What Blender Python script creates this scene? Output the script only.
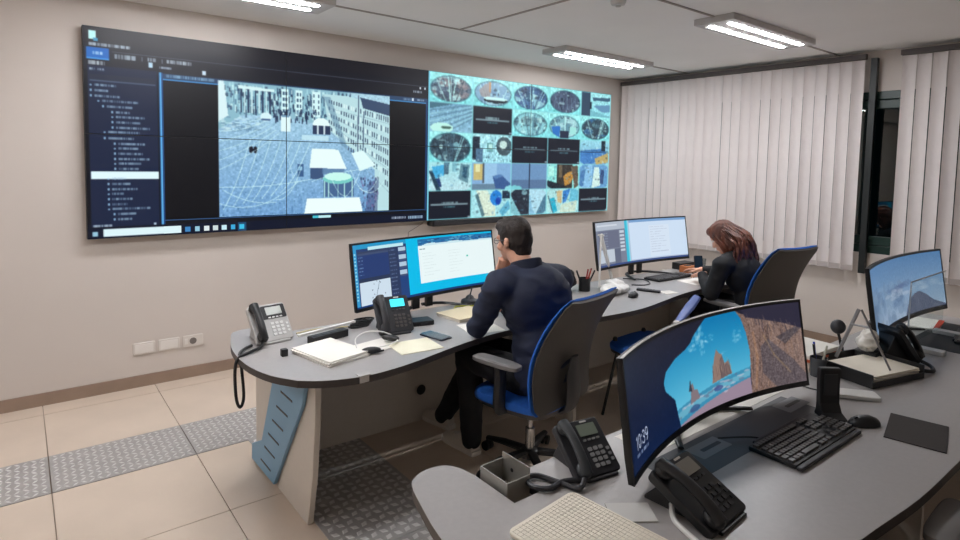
import bpy, bmesh, math, random
import numpy as np
from mathutils import Vector, Matrix, Euler, noise

for _o in list(bpy.data.objects):
    bpy.data.objects.remove(_o, do_unlink=True)
SC = bpy.context.scene
COL = SC.collection
PI = math.pi
R = math.radians
random.seed(7)

# ------------------------------------------------------------------ camera, world, exposure
cam_data = bpy.data.cameras.new('camera')
cam = bpy.data.objects.new('camera', cam_data)
COL.objects.link(cam)
SC.camera = cam
cam_data.sensor_width = 36.0
cam_data.lens = 36.0 * 587.2555 / 960.0
cam_data.shift_y = (201.9692 - 270.0) / 960.0
cam_data.clip_start = 0.02
_yaw, _pit, _rol = R(38.2975), R(3.93478), R(1.12297)
_f = Vector((math.sin(_yaw) * math.cos(_pit), math.cos(_yaw) * math.cos(_pit), -math.sin(_pit)))
_r = Vector((math.cos(_yaw), -math.sin(_yaw), 0))
_u = _r.cross(_f)
_r2 = _r * math.cos(_rol) + _u * math.sin(_rol)
_u2 = -_r * math.sin(_rol) + _u * math.cos(_rol)
_m = Matrix((( _r2.x, _u2.x, -_f.x, 0), (_r2.y, _u2.y, -_f.y, 0), (_r2.z, _u2.z, -_f.z, 1.65), (0, 0, 0, 1)))
cam.matrix_world = _m

world = bpy.data.worlds.new('night')
SC.world = world
world.use_nodes = True
world.node_tree.nodes['Background'].inputs[0].default_value = (0.012, 0.016, 0.022, 1)
world.node_tree.nodes['Background'].inputs[1].default_value = 0.6

SC.view_settings.view_transform = 'Standard'
SC.view_settings.look = 'None'
SC.view_settings.exposure = 0.0
SC.view_settings.gamma = 1.0
SC.view_settings.use_curve_mapping = False
TUBE_POWER = 97.0           # emission of the fluorescent tubes

# ------------------------------------------------------------------ helpers
def lin(c):
    c = np.asarray(c, float) / 255.0
    return np.where(c <= 0.04045, c / 12.92, ((c + 0.055) / 1.055) ** 2.4)

MATS = {}
def mat(name, rgb, rough=0.5, metal=0.0, var=0.0, vscale=20.0, bump=0.0, bscale=60.0, spec=0.5, stretch=None, coat=0.0, rgb2=None):
    if name in MATS:
        return MATS[name]
    m = bpy.data.materials.new(name)
    m.use_nodes = True
    nt = m.node_tree
    b = nt.nodes['Principled BSDF']
    col = list(lin(rgb)) + [1]
    b.inputs['Base Color'].default_value = col
    b.inputs['Roughness'].default_value = rough
    b.inputs['Metallic'].default_value = metal
    b.inputs['Specular IOR Level'].default_value = spec
    if coat:
        b.inputs['Coat Weight'].default_value = coat
    tc = nt.nodes.new('ShaderNodeTexCoord')
    mp = nt.nodes.new('ShaderNodeMapping')
    nt.links.new(tc.outputs['Object'], mp.inputs[0])
    if stretch:
        mp.inputs['Scale'].default_value = stretch
    if var > 0 or rgb2 is not None:
        n = nt.nodes.new('ShaderNodeTexNoise')
        n.inputs['Scale'].default_value = vscale
        n.inputs['Detail'].default_value = 5
        nt.links.new(mp.outputs[0], n.inputs['Vector'])
        mx = nt.nodes.new('ShaderNodeMix')
        mx.data_type = 'RGBA'
        c = lin(rgb)
        a2 = lin(rgb2) if rgb2 is not None else np.clip(c * (1 + var), 0, 1)
        a1 = c if rgb2 is not None else c * (1 - var)
        mx.inputs[6].default_value = list(a1) + [1]
        mx.inputs[7].default_value = list(a2) + [1]
        rp = nt.nodes.new('ShaderNodeMapRange')
        rp.inputs[1].default_value = 0.3
        rp.inputs[2].default_value = 0.7
        nt.links.new(n.outputs['Fac'], rp.inputs[0])
        nt.links.new(rp.outputs[0], mx.inputs[0])
        nt.links.new(mx.outputs[2], b.inputs['Base Color'])
    if bump > 0:
        n2 = nt.nodes.new('ShaderNodeTexNoise')
        n2.inputs['Scale'].default_value = bscale
        n2.inputs['Detail'].default_value = 4
        nt.links.new(mp.outputs[0], n2.inputs['Vector'])
        bp = nt.nodes.new('ShaderNodeBump')
        bp.inputs['Strength'].default_value = bump
        bp.inputs['Distance'].default_value = 0.01
        nt.links.new(n2.outputs['Fac'], bp.inputs['Height'])
        nt.links.new(bp.outputs[0], b.inputs['Normal'])
    MATS[name] = m
    return m

def emit_mat(name, rgb, strength):
    m = mat(name, rgb, 0.4)
    b = m.node_tree.nodes['Principled BSDF']
    b.inputs['Emission Color'].default_value = list(lin(rgb)) + [1]
    b.inputs['Emission Strength'].default_value = strength
    return m

def glass_mat(name, rgb=(235, 245, 245), rough=0.02, alpha=0.12):
    """thin clear sheet: mostly transparent with a glossy reflection"""
    if name in MATS:
        return MATS[name]
    m = bpy.data.materials.new(name)
    m.use_nodes = True
    nt = m.node_tree
    nt.nodes.clear()
    o = nt.nodes.new('ShaderNodeOutputMaterial')
    t = nt.nodes.new('ShaderNodeBsdfTransparent')
    t.inputs[0].default_value = list(lin(rgb)) + [1]
    g = nt.nodes.new('ShaderNodeBsdfGlossy')
    g.inputs['Roughness'].default_value = rough
    mx = nt.nodes.new('ShaderNodeMixShader')
    mx.inputs[0].default_value = alpha
    nt.links.new(t.outputs[0], mx.inputs[1])
    nt.links.new(g.outputs[0], mx.inputs[2])
    nt.links.new(mx.outputs[0], o.inputs[0])
    MATS[name] = m
    return m

def screen_mat(name, strength=1.0):
    """a lit display: emission colour read from the mesh's own colour attribute"""
    if name in MATS:
        return MATS[name]
    m = bpy.data.materials.new(name)
    m.use_nodes = True
    nt = m.node_tree
    b = nt.nodes['Principled BSDF']
    b.inputs['Base Color'].default_value = (0.006, 0.006, 0.007, 1)
    b.inputs['Roughness'].default_value = 0.35
    b.inputs['Specular IOR Level'].default_value = 0.25
    a = nt.nodes.new('ShaderNodeAttribute')
    a.attribute_name = 'picture'
    nt.links.new(a.outputs['Color'], b.inputs['Emission Color'])
    b.inputs['Emission Strength'].default_value = strength
    MATS[name] = m
    return m

class G:
    """collects polygons of ONE mesh object"""
    def __init__(self):
        self.v = []; self.f = []
    def add(self, vs, fs, M=None):
        o = len(self.v)
        for p in vs:
            p = Vector(p)
            self.v.append(tuple(M @ p) if M is not None else tuple(p))
        for f in fs:
            self.f.append([o + i for i in f])
        return self
    def box(self, c, s, rot=None, M=None):
        x, y, z = s[0] / 2, s[1] / 2, s[2] / 2
        vs = [Vector(p) for p in ((-x,-y,-z),(x,-y,-z),(x,y,-z),(-x,y,-z),(-x,-y,z),(x,-y,z),(x,y,z),(-x,y,z))]
        if rot is not None:
            e = Euler(rot).to_matrix()
            vs = [e @ p for p in vs]
        vs = [p + Vector(c) for p in vs]
        return self.add(vs, [(0,3,2,1),(4,5,6,7),(0,1,5,4),(1,2,6,5),(2,3,7,6),(3,0,4,7)], M)
    def prism(self, pts, z0, z1, M=None):
        n = len(pts)
        a = sum(pts[i][0]*pts[(i+1)%n][1]-pts[(i+1)%n][0]*pts[i][1] for i in range(n))
        if a < 0: pts = pts[::-1]
        vs = [(p[0], p[1], z0) for p in pts] + [(p[0], p[1], z1) for p in pts]
        fs = [tuple(range(n))[::-1], tuple(range(n, 2*n))] + [(i, (i+1)%n, n+(i+1)%n, n+i) for i in range(n)]
        return self.add(vs, fs, M)
    def rings(self, rs, closed=False, cap=True, M=None):
        n = len(rs[0]); vs = [p for r in rs for p in r]; fs = []
        k = len(rs)
        for i in range(k if closed else k - 1):
            a = i * n; b = ((i + 1) % k) * n
            for j in range(n):
                fs.append((a + j, a + (j + 1) % n, b + (j + 1) % n, b + j))
        if cap and not closed:
            fs.append(tuple(range(n))[::-1]); fs.append(tuple((k - 1) * n + j for j in range(n)))
        return self.add(vs, fs, M)
    def tube(self, pts, r, seg=8, smooth=0, closed=False, M=None, flat=None):
        pts = [Vector(p) for p in pts]
        if smooth:
            pts = crv(pts, smooth, closed)
        n = len(pts)
        rad = r if hasattr(r, '__len__') else None
        rs = []; prev = None
        for i, p in enumerate(pts):
            if closed: t = pts[(i + 1) % n] - pts[i - 1]
            else: t = pts[min(i + 1, n - 1)] - pts[max(i - 1, 0)]
            if t.length < 1e-9: t = Vector((0, 0, 1))
            t.normalize()
            if prev is None:
                a = Vector((0, 0, 1)) if abs(t.z) < 0.9 else Vector((1, 0, 0))
                u = t.cross(a).normalized()
            else:
                u = (prev - t * prev.dot(t)).normalized()
            prev = u
            w = t.cross(u)
            rr = rad[min(int(i * len(rad) / n), len(rad) - 1)] if rad is not None else r
            if rad is not None and len(rad) > 1:
                q = i / max(n - 1, 1) * (len(rad) - 1); k = min(int(q), len(rad) - 2)
                rr = rad[k] + (rad[k + 1] - rad[k]) * (q - k)
            k2 = flat if flat else 1.0
            rs.append([p + u * (rr * math.cos(2*PI*j/seg)) + w * (rr * k2 * math.sin(2*PI*j/seg)) for j in range(seg)])
        return self.rings(rs, closed, True, M)
    def cyl(self, p0, p1, r0, r1=None, seg=16, M=None):
        return self.tube([p0, p1], [r0, r0 if r1 is None else r1], seg, M=M)
    def lathe(self, prof, seg=20, M=None, c=(0, 0, 0)):
        rs = [[(c[0] + r*math.cos(2*PI*j/seg), c[1] + r*math.sin(2*PI*j/seg), c[2] + z) for j in range(seg)] for r, z in prof]
        return self.rings(rs, False, True, M)
    def ell(self, c, r, rot=None, seg=20, M=None):
        e = Euler(rot).to_matrix() if rot is not None else Matrix.Identity(3)
        rs = []
        n = seg // 2
        for i in range(n + 1):
            t = max(min(i / n * PI, PI - 0.03), 0.03)
            rs.append([Vector(c) + e @ Vector((r[0]*math.sin(t)*math.cos(2*PI*j/seg), r[1]*math.sin(t)*math.sin(2*PI*j/seg), -r[2]*math.cos(t))) for j in range(seg)])
        return self.rings(rs, False, True, M)
    def cap(self, p0, r0, p1, r1, seg=14, M=None):
        p0 = Vector(p0); p1 = Vector(p1); t = (p1 - p0)
        if t.length < 1e-6: return self
        t.normalize()
        a = Vector((0, 0, 1)) if abs(t.z) < 0.9 else Vector((1, 0, 0))
        u = t.cross(a).normalized(); w = t.cross(u); rs = []
        def ring(c, r): return [c + u*(r*math.cos(2*PI*j/seg)) + w*(r*math.sin(2*PI*j/seg)) for j in range(seg)]
        for k in range(4):
            th = PI/2 * (1 - k / 4) * 0.97
            rs.append(ring(p0 - t * (r0 * math.sin(th)), r0 * math.cos(th)))
        rs.append(ring(p0, r0)); rs.append(ring(p1, r1))
        for k in range(1, 5):
            th = PI/2 * (k / 4) * 0.97
            rs.append(ring(p1 + t * (r1 * math.sin(th)), r1 * math.cos(th)))
        return self.rings(rs, False, True, M)
    def grid(self, fn, nu, nv, M=None):
        vs = [fn(i / nu, j / nv) for j in range(nv + 1) for i in range(nu + 1)]
        fs = [(j*(nu+1)+i, j*(nu+1)+i+1, (j+1)*(nu+1)+i+1, (j+1)*(nu+1)+i) for j in range(nv) for i in range(nu)]
        return self.add(vs, fs, M)
    def mesh(self, name, m=None, smooth=True, ang=35):
        me = bpy.data.meshes.new(name)
        me.from_pydata(self.v, [], self.f)
        me.validate()
        if m is not None: me.materials.append(m)
        if smooth and len(me.polygons):
            me.polygons.foreach_set('use_smooth', [True] * len(me.polygons))
            me.set_sharp_from_angle(angle=R(ang))
        me.update()
        return me
    def build(self, name, m, parent=None, bevel=0.0, smooth=True, ang=35, fix=False):
        me = self.mesh(name, m, smooth, ang)
        if fix:
            bm = bmesh.new(); bm.from_mesh(me); bmesh.ops.recalc_face_normals(bm, faces=bm.faces); bm.to_mesh(me); bm.free()
        o = bpy.data.objects.new(name, me)
        COL.objects.link(o)
        if parent is not None: o.parent = parent
        if bevel:
            md = o.modifiers.new('bevel', 'BEVEL'); md.width = bevel; md.segments = 2; md.limit_method = 'ANGLE'; md.angle_limit = R(40)
        return o

def crv(pts, k, closed=False):
    """Catmull-Rom through the points, k steps each"""
    n = len(pts); out = []
    for i in range(n if closed else n - 1):
        if closed: p = [pts[(i + d) % n] for d in (-1, 0, 1, 2)]
        else: p = [pts[max(min(i + d, n - 1), 0)] for d in (-1, 0, 1, 2)]
        for s in range(k):
            t = s / k
            out.append(0.5 * ((2*p[1]) + (p[2]-p[0])*t + (2*p[0]-5*p[1]+4*p[2]-p[3])*t*t + (3*p[1]-p[0]-3*p[2]+p[3])*t**3))
    if not closed: out.append(pts[-1])
    return out

def rrect(w, h, r, n=5, cx=0, cy=0):
    out = []
    for sx, sy, a0 in ((1, 1, 0), (-1, 1, 90), (-1, -1, 180), (1, -1, 270)):
        for i in range(n + 1):
            a = R(a0 + 90 * i / n)
            out.append((cx + sx*(w/2 - r) + r*math.cos(a), cy + sy*(h/2 - r) + r*math.sin(a)))
    return out

def tag(o, label, cat, group=None):
    o['label'] = label; o['category'] = cat
    if group: o['group'] = group
    return o
def thing(name, label, cat, loc=(0, 0, 0), rz=0.0, group=None):
    o = bpy.data.objects.new(name, None)
    o.empty_display_size = 0.1
    COL.objects.link(o)
    o.location = loc; o.rotation_euler = (0, 0, rz)
    return tag(o, label, cat, group)
def struct(o):
    o['kind'] = 'structure'
    return o
def copy_tree(o, parent=None):
    c = o.copy(); COL.objects.link(c)
    if parent is not None:
        c.parent = parent; c.matrix_parent_inverse = o.matrix_parent_inverse.copy()
    for ch in list(o.children):
        copy_tree(ch, c)
    return c
def share(name, me, loc, rot, parent, scale=None):
    o = bpy.data.objects.new(name, me); COL.objects.link(o)
    o.location = loc; o.rotation_euler = rot; o.parent = parent
    if scale: o.scale = scale
    return o

# ------------------------------------------------------------------ small raster painter for lit displays (becomes coloured mesh cells)
class Ras:
    def __init__(s, w, h, bg=(0, 0, 0)):
        s.w, s.h = w, h
        s.a = np.zeros((h, w, 3)); s.a[:] = bg
        s.fx, s.fy, s.fw, s.fh = 0.0, 0.0, 1.0, 1.0
        yy, xx = np.mgrid[0:h, 0:w]
        s.X = (xx + .5) / w; s.Y = (yy + .5) / h
        s.rng = np.random.RandomState(3)
        s.clip = np.ones((h, w), bool)
    def frame(s, x0, y0, x1, y1):
        s.fx, s.fy, s.fw, s.fh = x0, y0, x1 - x0, y1 - y0
        s.clip = (s.X >= x0) & (s.X <= x1) & (s.Y >= y0) & (s.Y <= y1)
    def t(s, p): return (s.fx + p[0]*s.fw, s.fy + p[1]*s.fh)
    def put(s, m, c, al=1.0):
        m = m & s.clip
        s.a[m] = s.a[m] * (1 - al) + np.array(c, float) * al
    def rect(s, x0, y0, x1, y1, c, al=1.0):
        x0, y0 = s.t((x0, y0)); x1, y1 = s.t((x1, y1))
        s.put((s.X >= x0) & (s.X < x1) & (s.Y >= y0) & (s.Y < y1), c, al)
    def grad(s, x0, y0, x1, y1, c0, c1, horiz=False):
        x0, y0 = s.t((x0, y0)); x1, y1 = s.t((x1, y1))
        m = (s.X >= x0) & (s.X < x1) & (s.Y >= y0) & (s.Y < y1) & s.clip
        t = ((s.X - x0)/(x1 - x0) if horiz else (s.Y - y0)/(y1 - y0))[m][:, None]
        s.a[m] = np.array(c0, float)*(1 - t) + np.array(c1, float)*t
    def pmask(s, pts):
        pts = [s.t(p) for p in pts]
        m = np.zeros((s.h, s.w), bool); n = len(pts)
        for i in range(n):
            (x0, y0), (x1, y1) = pts[i], pts[(i + 1) % n]
            if y0 == y1: continue
            m ^= ((s.Y >= min(y0, y1)) & (s.Y < max(y0, y1)) & (s.X < (s.Y - y0)*(x1 - x0)/(y1 - y0) + x0))
        return m
    def poly(s, pts, c, al=1.0): s.put(s.pmask(pts), c, al)
    def line(s, pts, w, c, al=1.0):
        """w in cells"""
        for (a, b) in zip(pts[:-1], pts[1:]):
            ax, ay = s.t(a); bx, by = s.t(b)
            ax *= s.w; bx *= s.w; ay *= s.h; by *= s.h
            px = s.X*s.w - ax; py = s.Y*s.h - ay
            dx, dy = bx - ax, by - ay; L = dx*dx + dy*dy + 1e-9
            t = np.clip((px*dx + py*dy)/L, 0, 1)
            d = np.hypot(px - t*dx, py - t*dy)
            s.put(d <= w/2, c, al)
    def ell(s, cx, cy, rx, ry, c, al=1.0):
        s.put(s.emask(cx, cy, rx, ry), c, al)
    def emask(s, cx, cy, rx, ry):
        cx, cy = s.t((cx, cy))
        return ((s.X - cx)/(rx*s.fw))**2 + ((s.Y - cy)/(ry*s.fh))**2 <= 1
    def noise(s, m, amp, cell=2, tint=(1, 1, 1)):
        hh, ww = s.h//cell + 2, s.w//cell + 2
        n = s.rng.randn(hh, ww)
        n = np.kron(n, np.ones((cell, cell)))[:s.h, :s.w]
        m = m & s.clip
        s.a[m] += (n[m] * amp)[:, None] * np.array(tint)
    def text(s, x, y, w, h, c, al=0.8):
        """a run of illegibly small lettering"""
        x0 = x; 
        while x0 < x + w:
            k = s.rng.uniform(.35, .8) * h * s.fh * s.h / (s.fw * s.w)
            s.rect(x0, y, min(x0 + k, x + w), y + h, c, al * s.rng.uniform(.55, 1))
            x0 += k * 1.25
    def blur(s, x0, y0, x1, y1, n=1):
        j0, j1, i0, i1 = int(y0*s.h), int(y1*s.h), int(x0*s.w), int(x1*s.w)
        b = s.a[j0:j1, i0:i1]
        for _ in range(n):
            p = np.pad(b, ((1, 1), (1, 1), (0, 0)), mode='edge')
            b = (p[1:-1, 1:-1]*2 + p[:-2, 1:-1] + p[2:, 1:-1] + p[1:-1, :-2] + p[1:-1, 2:])/6
        s.a[j0:j1, i0:i1] = b
    def cells(s):
        return np.clip(s.a, 0, 255)

def picture(name, ras, fn, m, parent, sub=None):
    """turn a raster into a mesh of flat coloured cells lying on the surface fn(u,v)"""
    a = ras.cells()
    if sub is not None:
        j0, j1, i0, i1 = sub
        a = a[j0:j1, i0:i1]
    h, w = a.shape[:2]
    us = np.linspace(0, 1, w + 1); vs = np.linspace(0, 1, h + 1)
    U, V = np.meshgrid(us, vs)
    P = fn(U, V)
    idx = np.arange((w + 1)*(h + 1)).reshape(h + 1, w + 1)
    q = np.stack([idx[1:, :-1], idx[1:, 1:], idx[:-1, 1:], idx[:-1, :-1]], -1).reshape(-1, 4)
    me = bpy.data.meshes.new(name)
    nv, nf = P.reshape(-1, 3).shape[0], q.shape[0]
    me.vertices.add(nv); me.vertices.foreach_set('co', P.reshape(-1).astype(np.float32))
    me.loops.add(nf*4); me.loops.foreach_set('vertex_index', q.reshape(-1).astype(np.int32))
    me.polygons.add(nf); me.polygons.foreach_set('loop_start', (np.arange(nf)*4).astype(np.int32))
    me.update(calc_edges=True); me.validate()
    at = me.attributes.new('picture', 'FLOAT_COLOR', 'FACE')
    c = np.ones((nf, 4), np.float32); c[:, :3] = lin(a.reshape(-1, 3))
    at.data.foreach_set('color', c.reshape(-1))
    me.materials.append(m)
    o = bpy.data.objects.new(name, me); COL.objects.link(o)
    if parent is not None: o.parent = parent
    return o

# ================================================================== THE ROOM
YW, XR, XL, YF, ZC = 4.70, 5.98, -4.4, -2.4, 2.69
M_WALL = mat('wall_plaster', (209, 199, 191), 0.75, var=0.02, vscale=1.5, bump=0.08, bscale=180)
M_CEIL = mat('ceiling_plaster', (249, 247, 245), 0.85, var=0.015, vscale=2, bump=0.05, bscale=120)
M_SKIRT = mat('skirting_tile', (150, 128, 112), 0.4, var=0.08, vscale=6)
M_TILE = mat('floor_tile', (207, 190, 173), 0.32, var=0.05, vscale=3.0, bump=0.03, bscale=40, coat=0.15)
M_GROUT = mat('grout', (168, 152, 136), 0.9)
M_PLATE = mat('tread_steel', (172, 169, 166), 0.42, metal=0.35, var=0.10, vscale=14)
M_PLATE2 = mat('tread_steel_raised', (214, 212, 210), 0.3, metal=0.35)
M_BLACK = mat('black_plastic', (24, 24, 26), 0.45)
M_DARK = mat('dark_grey_plastic', (46, 46, 50), 0.5)
M_FIX = mat('white_metal', (214, 212, 210), 0.45)
M_GREEN = mat('green_window_frame', (16, 46, 38), 0.4)
M_SLAT = mat('blind_fabric', (222, 213, 210), 0.85, var=0.02, vscale=8, bump=0.06, bscale=300)

fl = struct(G().box(((XL+XR)/2, (YF+YW)/2, -0.06), (XR-XL, YW-YF, 0.1)).build('floor', M_GROUT))
T = 0.65
TX0, TY0 = 0.092 - 7*T, 2.78 - 8*T
tile_me = G().prism(rrect(T-0.004, T-0.004, 0.002, 1), -0.012, 0.0).mesh('tile', M_TILE, smooth=False)
strip_rows = (3.43, 3.87)
def tile_piece(x0, x1, y0, y1):
    x0 = max(x0, XL); x1 = min(x1, XR); y0 = max(y0, YF); y1 = min(y1, YW)
    if x1 - x0 < 0.02 or y1 - y0 < 0.02: return
    if abs(x1-x0-T) < 1e-4 and abs(y1-y0-T) < 1e-4:
        share('tile', tile_me, ((x0+x1)/2, (y0+y1)/2, 0), (0, 0, 0), fl)
    else:
        G().box(((x0+x1)/2, (y0+y1)/2, -0.006), (x1-x0-0.004, y1-y0-0.004, 0.012)).build('tile', M_TILE, fl, smooth=False)
ncol = int((XR - TX0)/T) + 2
for i in range(ncol):
    x0 = TX0 + i*T
    for j in range(20):
        y0 = TY0 + j*T
        if y0 > 3.42: break
        tile_piece(x0, x0+T, y0, y0+T)
    tile_piece(x0, x0+T, 3.87, 3.87+T)
    tile_piece(x0, x0+T, 3.87+T, YW)
# checker-plate covers of the cable channels
def tread(wx, wy, pitch, L, W):
    g = G(); nx = int(wx/pitch); ny = int(wy/pitch)
    for i in range(nx):
        for j in range(ny):
            cx = -wx/2 + (i+.5)*wx/nx; cy = -wy/2 + (j+.5)*wy/ny
            a = R(45) if (i+j) % 2 == 0 else R(-45)
            c, s = math.cos(a), math.sin(a)
            pts = [(L/2, 0), (0, W/2), (-L/2, 0), (0, -W/2)]
            base = [(cx+c*x-s*y, cy+s*x+c*y, 0.0005) for x, y in pts]
            top = [(cx+c*x*.62-s*y*.55, cy+s*x*.62+c*y*.55, 0.0035) for x, y in pts]
            g.add(base+top, [(4,5,6,7),(0,1,5,4),(1,2,6,5),(2,3,7,6),(3,0,4,7)])
    return g.mesh('raised_pattern', M_PLATE2, smooth=False)
def plate(me_p, me_t, loc):
    p = share('tread_plate', me_p, loc, (0, 0, 0), fl)
    q = share('raised_pattern', me_t, (0, 0, 0), (0, 0, 0), p); q['kind'] = 'stuff'
pm = G().box((0, 0, -0.004), (T-0.005, 0.435, 0.010)).mesh('tread_plate', M_PLATE, smooth=False)
tm = tread(T-0.02, 0.42, 0.034, 0.040, 0.014)
for i in range(ncol):
    x0 = TX0 + i*T
    if x0 + T/2 < XL or x0 + T > XR: continue
    plate(pm, tm, (x0+T/2, 3.65, 0.001))
pm2 = G().box((0, 0, -0.003), (0.53, T-0.004, 0.008)).mesh('tread_plate', M_PLATE, smooth=False)
tm2 = tread(0.51, T-0.02, 0.046, 0.050, 0.032)
for k in range(4):
    plate(pm2, tm2, (1.285, 3.43 - T*(k+.5), 0.0035))

struct(G().box(((XL+XR)/2, YW+0.05, ZC/2), (XR-XL+0.2, 0.1, ZC)).build('wall_back', M_WALL))
struct(G().box((XL-0.05, (YF+YW)/2, ZC/2), (0.1, YW-YF, ZC)).build('wall_left', M_WALL))
struct(G().box(((XL+XR)/2, YF-0.05, ZC/2), (XR-XL+0.2, 0.1, ZC)).build('wall_front', M_WALL))
struct(G().box(((XL+XR)/2, (YF+YW)/2, ZC+0.05), (XR-XL+0.2, YW-YF+0.2, 0.1)).build('ceiling', M_CEIL))
struct(G().box(((XL+XR)/2, YW-0.006, 0.04), (XR-XL, 0.012, 0.085)).build('baseboard_back', M_SKIRT))
struct(G().box((XR-0.006, (YF+YW)/2, 0.04), (0.012, YW-YF, 0.085)).build('baseboard_right', M_SKIRT))
# right wall with its window opening
WY0, WY1, WZ0, WZ1 = 0.55, 4.35, 0.90, 2.335
g = G()
g.box((XR+0.1, (YF+YW)/2, WZ0/2), (0.2, YW-YF, WZ0))
g.box((XR+0.1, (YF+YW)/2, (WZ1+ZC)/2), (0.2, YW-YF, ZC-WZ1))
g.box((XR+0.1, (YF+WY0)/2, (WZ0+WZ1)/2), (0.2, WY0-YF, WZ1-WZ0))
g.box((XR+0.1, (WY1+YW)/2, (WZ0+WZ1)/2), (0.2, YW-WY1, WZ1-WZ0))
struct(g.build('wall_right', M_WALL))
win = bpy.data.objects.new('window_1', None); COL.objects.link(win); win['kind'] = 'structure'
win.location = (XR+0.05, 0, 0)
g = G()
for y in (WY0+0.035, WY1-0.035):
    g.box((0, y, (WZ0+WZ1)/2), (0.09, 0.07, WZ1-WZ0))
for z in (WZ0+0.035, WZ1-0.035):
    g.box((0, (WY0+WY1)/2, z), (0.09, WY1-WY0-0.14, 0.07))
g.build('window_frame', M_GREEN, win, bevel=0.004)
nsash = 4
sw = (WY1-WY0-0.14)/nsash
for k in range(nsash):
    ya, yb = WY0+0.07+k*sw, WY0+0.07+(k+1)*sw
    g = G()
    for y in (ya+0.04, yb-0.04): g.box((-0.012, y, (WZ0+WZ1)/2), (0.07, 0.075, WZ1-WZ0-0.15))
    for z in (WZ0+0.115, WZ1-0.115): g.box((-0.012, (ya+yb)/2, z), (0.07, sw-0.15, 0.075))
    s = g.build('sash', M_GREEN, win, bevel=0.004)
    G().box((0, (ya+yb)/2, (WZ0+WZ1)/2), (0.008, sw-0.15, WZ1-WZ0-0.3)).build('pane', glass_mat('window_glass', (120, 150, 146), 0.01, 0.07), s)
# ceiling: plasterboard joint strips
M_JOINT = mat('joint_strip', (176, 168, 162), 0.7)
for n, (a, b) in enumerate((((0.9, 3.82), (XR, 3.82)), ((2.78, YF), (2.78, 3.82)), ((0.9, 2.275), (XR, 2.275)))):
    cx, cy = (a[0]+b[0])/2, (a[1]+b[1])/2
    struct(G().box((cx, cy, ZC-0.004), (max(b[0]-a[0], 0.016), max(b[1]-a[1], 0.016), 0.008)).build('trim_%d' % (n+1), M_JOINT))

# ------------------------------------------------------------------ ceiling lights
M_TUBE = emit_mat('fluorescent_tube', (250, 251, 255), TUBE_POWER)
M_REFL = mat('lamp_housing', (200, 196, 194), 0.5)
def ceiling_lamp(x, y, label):
    t = thing('ceiling_lamp', label, 'ceiling lamp', (x, y, ZC), 0, 'twin-tube ceiling lamps')
    L, W, Hh = 1.28, 0.30, 0.045
    G().box((0, 0, -Hh/2), (L, W, Hh)).build('housing', M_REFL, t, bevel=0.004)
    for s in (-1, 1):
        G().box((0, s*0.072, -Hh-0.001), (L-0.18, 0.036, 0.006)).build('tube', M_TUBE, t)
    return t
ceiling_lamp(4.47, 2.275, 'twin-tube ceiling lamp nearest the camera, above the window blinds')
ceiling_lamp(4.47, 3.82, 'twin-tube ceiling lamp above the camera-grid end of the video wall')
ceiling_lamp(1.03, 3.82, 'twin-tube ceiling lamp cut off by the top edge above the street picture')
ceiling_lamp(-2.41, 3.82, 'twin-tube ceiling lamp far left along the video wall, unseen and added for light')  # unseen lamp, added one grid step left to light that side
ceiling_lamp(-2.41, 2.275, 'twin-tube ceiling lamp far left over the free floor, unseen and added for light')  # second unseen lamp of the added left column
ceiling_lamp(1.03, 2.275, 'twin-tube ceiling lamp above the left end of the far desk, outside the picture')
sd = thing('smoke_detector', 'small round white smoke detector on the ceiling', 'smoke detector', (3.03, 2.46, ZC))
G().lathe([(0.05, 0), (0.05, -0.012), (0.042, -0.03), (0.02, -0.036)], 20).build('housing', M_FIX, sd)
G().lathe([(0.018, -0.034), (0.016, -0.042), (0.005, -0.043)], 14).build('sensor_cap', M_REFL, sd)

# ------------------------------------------------------------------ vertical blinds
def blind(y_hi, y_lo, label, n, z0=0.735):
    t = thing('vertical_blind', label, 'blind', (5.87, 0, 0))
    pitch = (y_hi - y_lo)/n
    G().box((0, (y_hi+y_lo)/2, 2.632), (0.045, y_hi-y_lo+0.02, 0.045)).build('headrail', mat('headrail', (84, 76, 74), 0.5), t, bevel=0.003)
    w = pitch*0.91
    def fn(u, v):
        a = (u-.5)
        return (0.010*(1-4*a*a), a*w, v*(2.605-z0))
    slat_me = G().grid(fn, 6, 1).mesh('slat', M_SLAT)
    wt_me = G().box((0.004, 0, 0.028), (0.006, w*0.94, 0.045)).mesh('bottom_weight', mat('blind_weight', (190, 180, 176), 0.8), smooth=False)
    for k in range(n):
        y = y_hi - (k+.5)*pitch
        a = R(12 + random.uniform(-8, 9))
        s = share('slat', slat_me, (random.uniform(-.002, .002), y, z0), (0, 0, a), t)
        share('bottom_weight', wt_me, (0, 0, 0), (0, 0, 0), s)
    g = G().tube([(0.0, y_hi-0.05, z0+0.01), (0.0, y_lo+0.05, z0+0.01)], 0.002, 5)
    g.build('bottom_chain', M_FIX, t)
    return t
blind(4.66, 2.02, 'wide closed vertical blind of off-white slats between video wall and dark window gap', 26)
blind(1.745, 0.60, 'vertical blind at the right picture edge, right of the dark window gap', 11)
struct(G().box((5.93, 1.965, 1.67), (0.05, 0.05, 1.90)).build('trim_4', mat('gap_shade', (12, 18, 17), 0.5)))  # dark upright strip standing in for the shade beside the blind

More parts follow.
